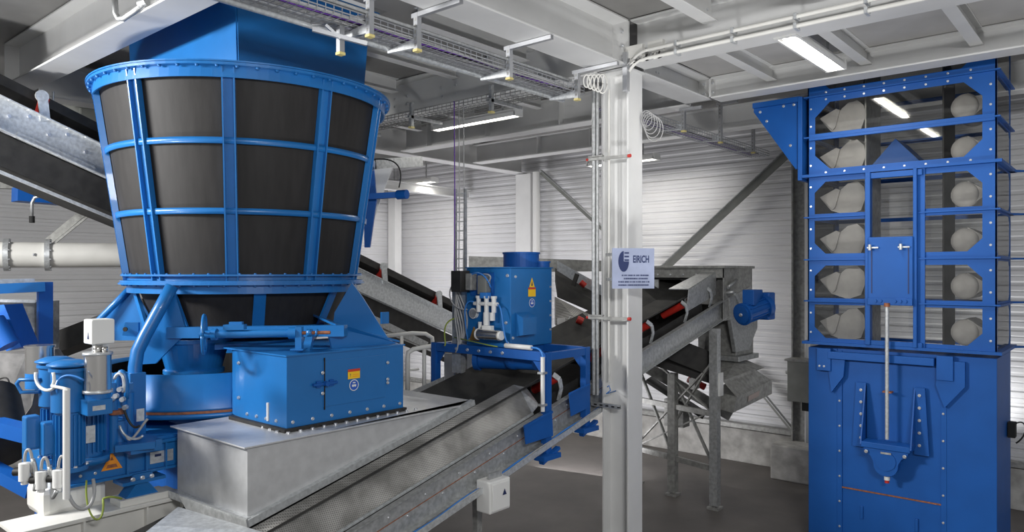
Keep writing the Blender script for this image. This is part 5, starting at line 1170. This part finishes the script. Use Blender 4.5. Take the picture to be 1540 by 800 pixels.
for k, (px, py) in enumerate(((37, 710), (62, 722), (88, 720))):
    t = thing('white_sensor', ('white sensor with cable, leftmost under the motors', 'white sensor with cable, middle one under the motors', 'white sensor with cable, rightmost beside the white tube')[k], 'sensor', U(px, py+15, 4.9))
    c_ = U(px, py, 4.9); MB().cyl(c_-V((0, 0, .055)), c_+V((0, 0, .06)), .036, 18).cyl(c_-V((0, 0, .08)), c_-V((0, 0, .055)), .022, 14).build('case', WPLAS, t)
    MB().cyl(c_-RT*.07, c_-RT*.03, .025, 12).build('connector', RUBBER, t)
    MB().tube(bez(c_+V((0, 0, .07)), c_+V((.0, 0, .2)), c_+V((.05, .05, .18)), c_+V((.03, .03, -.05)))[:14], .010, 8).build('cable', CBL, t)
    if k < 2: MB().tube(bez(U(px+12, py-20, 4.9), U(px+25, py+10, 4.9), U(px+8, py+45, 4.9), U(px+20+k*4, py-5+20, 4.88)), .014, 8).build('conduit', GALV, t)
for k, pts in enumerate((((54, 560, 5.0), (50, 585, 5.0), (78, 600, 4.9), (88, 572, 4.95)), ((80, 560, 4.9), (88, 590, 4.9), (60, 575, 4.9), (104, 586, 4.85)), ((86, 592, 4.9), (80, 560, 4.9), (108, 560, 4.9), (126, 572, 4.9)))):
    simple('motor_cable', ('white looped cable on the rear motor head', 'white cable curling across both motor heads', 'pale blue hose crossing the front motor head')[k], 'cable', MB().tube(bez(*[U(*p) for p in pts]), .011 if k < 2 else .007, 8), WPLAS if k < 2 else CBLUE)
# hydraulic cluster between motors and leg
hy = thing('hydraulic_unit', 'cluster of blue hydraulic cylinders and hoses beside the curved leg', 'hydraulic unit', U(185, 680, 5.6))
def cy(px, y0_, y1_, t, r, m=BLUE, nm='cylinder'): MB().cyl(U(px, y1_, t), U(px, y0_, t), r, 20).build(nm, m, hy)
cy(170, 575, 680, 5.5, .035); cy(182, 560, 625, 5.6, .045); cy(180, 632, 672, 5.55, .055); cy(160, 600, 690, 5.45, .02, DBLUE, 'rod'); cy(193, 590, 670, 5.65, .04)
MB().tube(bez(U(178, 600, 5.5), U(170, 545, 5.5), U(195, 545, 5.5), U(190, 600, 5.5)), .018, 8).build('bent_pipe', BLUE, hy)
MB().tube(bez(U(172, 570, 5.45), U(178, 555, 5.45), U(190, 560, 5.45), U(186, 590, 5.45)), .012, 8).build('hose', GALVL, hy)
MB().cyl(U(176, 622, 5.5), U(176, 616, 5.5), .06, 20).build('rusty_ring', RUST, hy)
MB().box(U(175, 676, 5.6), U(238, 660, 5.6)+V((.02, .02, 0))).build('base_plate', BLUE, hy)
MB().bar(U(176, 670, 5.5), U(235, 664, 5.6), .25, .05).build('bed', BLUE, hy)
MB().bar(U(160, 585, 5.5), U(200, 580, 5.6), .05, .05).build('manifold', BLUE, hy)
for k, (p0, p1) in enumerate((((180, 640, 5.4), (215, 655, 5.4)), ((185, 610, 5.4), (210, 640, 5.4)), ((190, 655, 5.4), (222, 630, 5.45)))):
    MB().tube(bez(U(*p0), U(p0[0]+5, p0[1]+20, p0[2]), U(p1[0]-10, p1[1]+10, p1[2]), U(*p1)), .009, 8).build('hose', (GALVL, RUBBER, CBL)[k], hy)
MB().box(U(205, 634, 5.62), U(217, 614, 5.66)).build('meter', GALVL, hy)
for px, py in ((176, 595), (186, 600), (182, 585), (190, 612), (170, 600)): MB().cyl(U(px, py, 5.42), U(px, py, 5.42)-FW*.03, .018, 12).build('fitting', GALVL, hy)
simple('blue_bed_beam', 'blue base beam running back below the mixing pan', 'beam', MB().box((-7.6, 2.55, 1.56), (-5.95, 2.80, 1.69), .006), BLUE)
simple('mixer_pedestal', 'dark blue pedestal carrying the mixing pan', 'pedestal', MB().lathe([(.01, FZ), (.55, FZ), (.55, 1.6), (.62, 1.70), (.80, 1.785), (.01, 1.785)], PC, 48), DBLUE)

# ================================================================== LIGHT
w = bpy.data.worlds.new('world'); sc.world = w; w.use_nodes = True
w.node_tree.nodes['Background'].inputs[0].default_value = (.95, .97, 1, 1); w.node_tree.nodes['Background'].inputs[1].default_value = .32
def area(name, loc, target, sx_, sy_, e, col=(1, 1, 1)):
    ld = bpy.data.lights.new(name, 'AREA'); ld.shape = 'RECTANGLE'; ld.size = sx_; ld.size_y = sy_; ld.energy = e; ld.color = col
    o = bpy.data.objects.new(name, ld); COL.objects.link(o); o.location = loc
    o.rotation_euler = (V(target)-V(loc)).to_track_quat('-Z', 'Y').to_euler(); return o
# added area lights without fixtures, around the camera and low by the back wall
area('added_area_light', (-7.7, -1.6, 4.82), (-6.0, 4.5, 2.9), 1.7, .45, 490, (1, .99, .97))
area('added_area_light', (1.8, .2, 4.7), (-3.9, 7.5, 2.6), 1.6, .5, 210)
area('added_area_light', (-10.6, 9.2, 1.2), (-11.0, 11.6, 3.6), 1.6, 1.6, 70, (.95, .94, 1))
area('added_area_light', (-1.6, 11.0, 1.0), (-2.2, 11.7, 3.2), .8, .8, 14)
area('added_area_light', (-6.6, 8.9, .4), (-7.2, 11.7, 2.8), 1.4, 1.4, 55, (.98, .97, 1))
def spot(loc, target, ang, e, r=.3):  # added spots without fixtures, brightening beams and deck from below
    ld = bpy.data.lights.new('added_uplight', 'SPOT'); ld.energy = e; ld.spot_size = math.radians(ang); ld.spot_blend = .6; ld.shadow_soft_size = r
    o = bpy.data.objects.new('added_uplight', ld); COL.objects.link(o); o.location = loc
    o.rotation_euler = (V(target)-V(loc)).to_track_quat('-Z', 'Y').to_euler()
spot((-1.8, 2.6, .5), (-4.1, 5.2, 5.4), 60, 420)
spot((-1.0, 4.6, .5), (-2.2, 7.2, 5.3), 70, 300)
spot((-6.6, -.6, 1.0), (-7.6, 2.6, 5.3), 60, 560)
# ---- pieces that sit on a part become its sub-parts
NEST = {'slots': 'slotted_post', 'end_cap': 'slotted_post', 'door_latch': 'door', 'door_seam': 'door', 'sticker_band': 'sticker', 'sticker_mark': 'sticker', 'sticker_line': 'sticker',
        'sticker_disc': 'sticker', 'sticker_symbol': 'sticker', 'triangle_print': 'warning_triangle', 'plate_print': 'name_plate', 'spoke': 'wheel_rim', 'eye_hole': 'lifting_eye',
        'plate_edge': 'clamp_plate', 'switch_button': 'switch', 'gauge_face': 'gauge', 'plate': 'terminal_box', 'lip': 'scoop', 'tube': 'reflector', 'cap': 'clamp', 'slot': 'strip',
        'cylinder_cap': 'air_cylinder', 'pipe_clip': 'white_conduit', 'logo': 'plate', 'lettering': 'plate', 'fine_print': 'plate'}
def cen(o):
    vs = o.data.vertices; k = len(vs); return sum((v.co for v in vs), V((0, 0, 0)))/max(k, 1) + o.location
for t in [o for o in list(COL.objects) if o.type == 'EMPTY']:
    kids = [c for c in t.children if c.type == 'MESH']
    for c in kids:
        nm = c.name.split('.')[0]
        if nm in NEST and c.parent == t:
            cand = [k for k in kids if k.name.split('.')[0] == NEST[nm] and k is not c and k.parent == t and NEST.get(nm) != nm]
            if cand:
                k = min(cand, key=lambda q: (cen(q)-cen(c)).length); c.parent = k
sc.view_settings.view_transform = 'Standard'; sc.view_settings.look = 'None'
sc.view_settings.exposure = 0.1; sc.view_settings.gamma = 1; sc.view_settings.use_curve_mapping = False
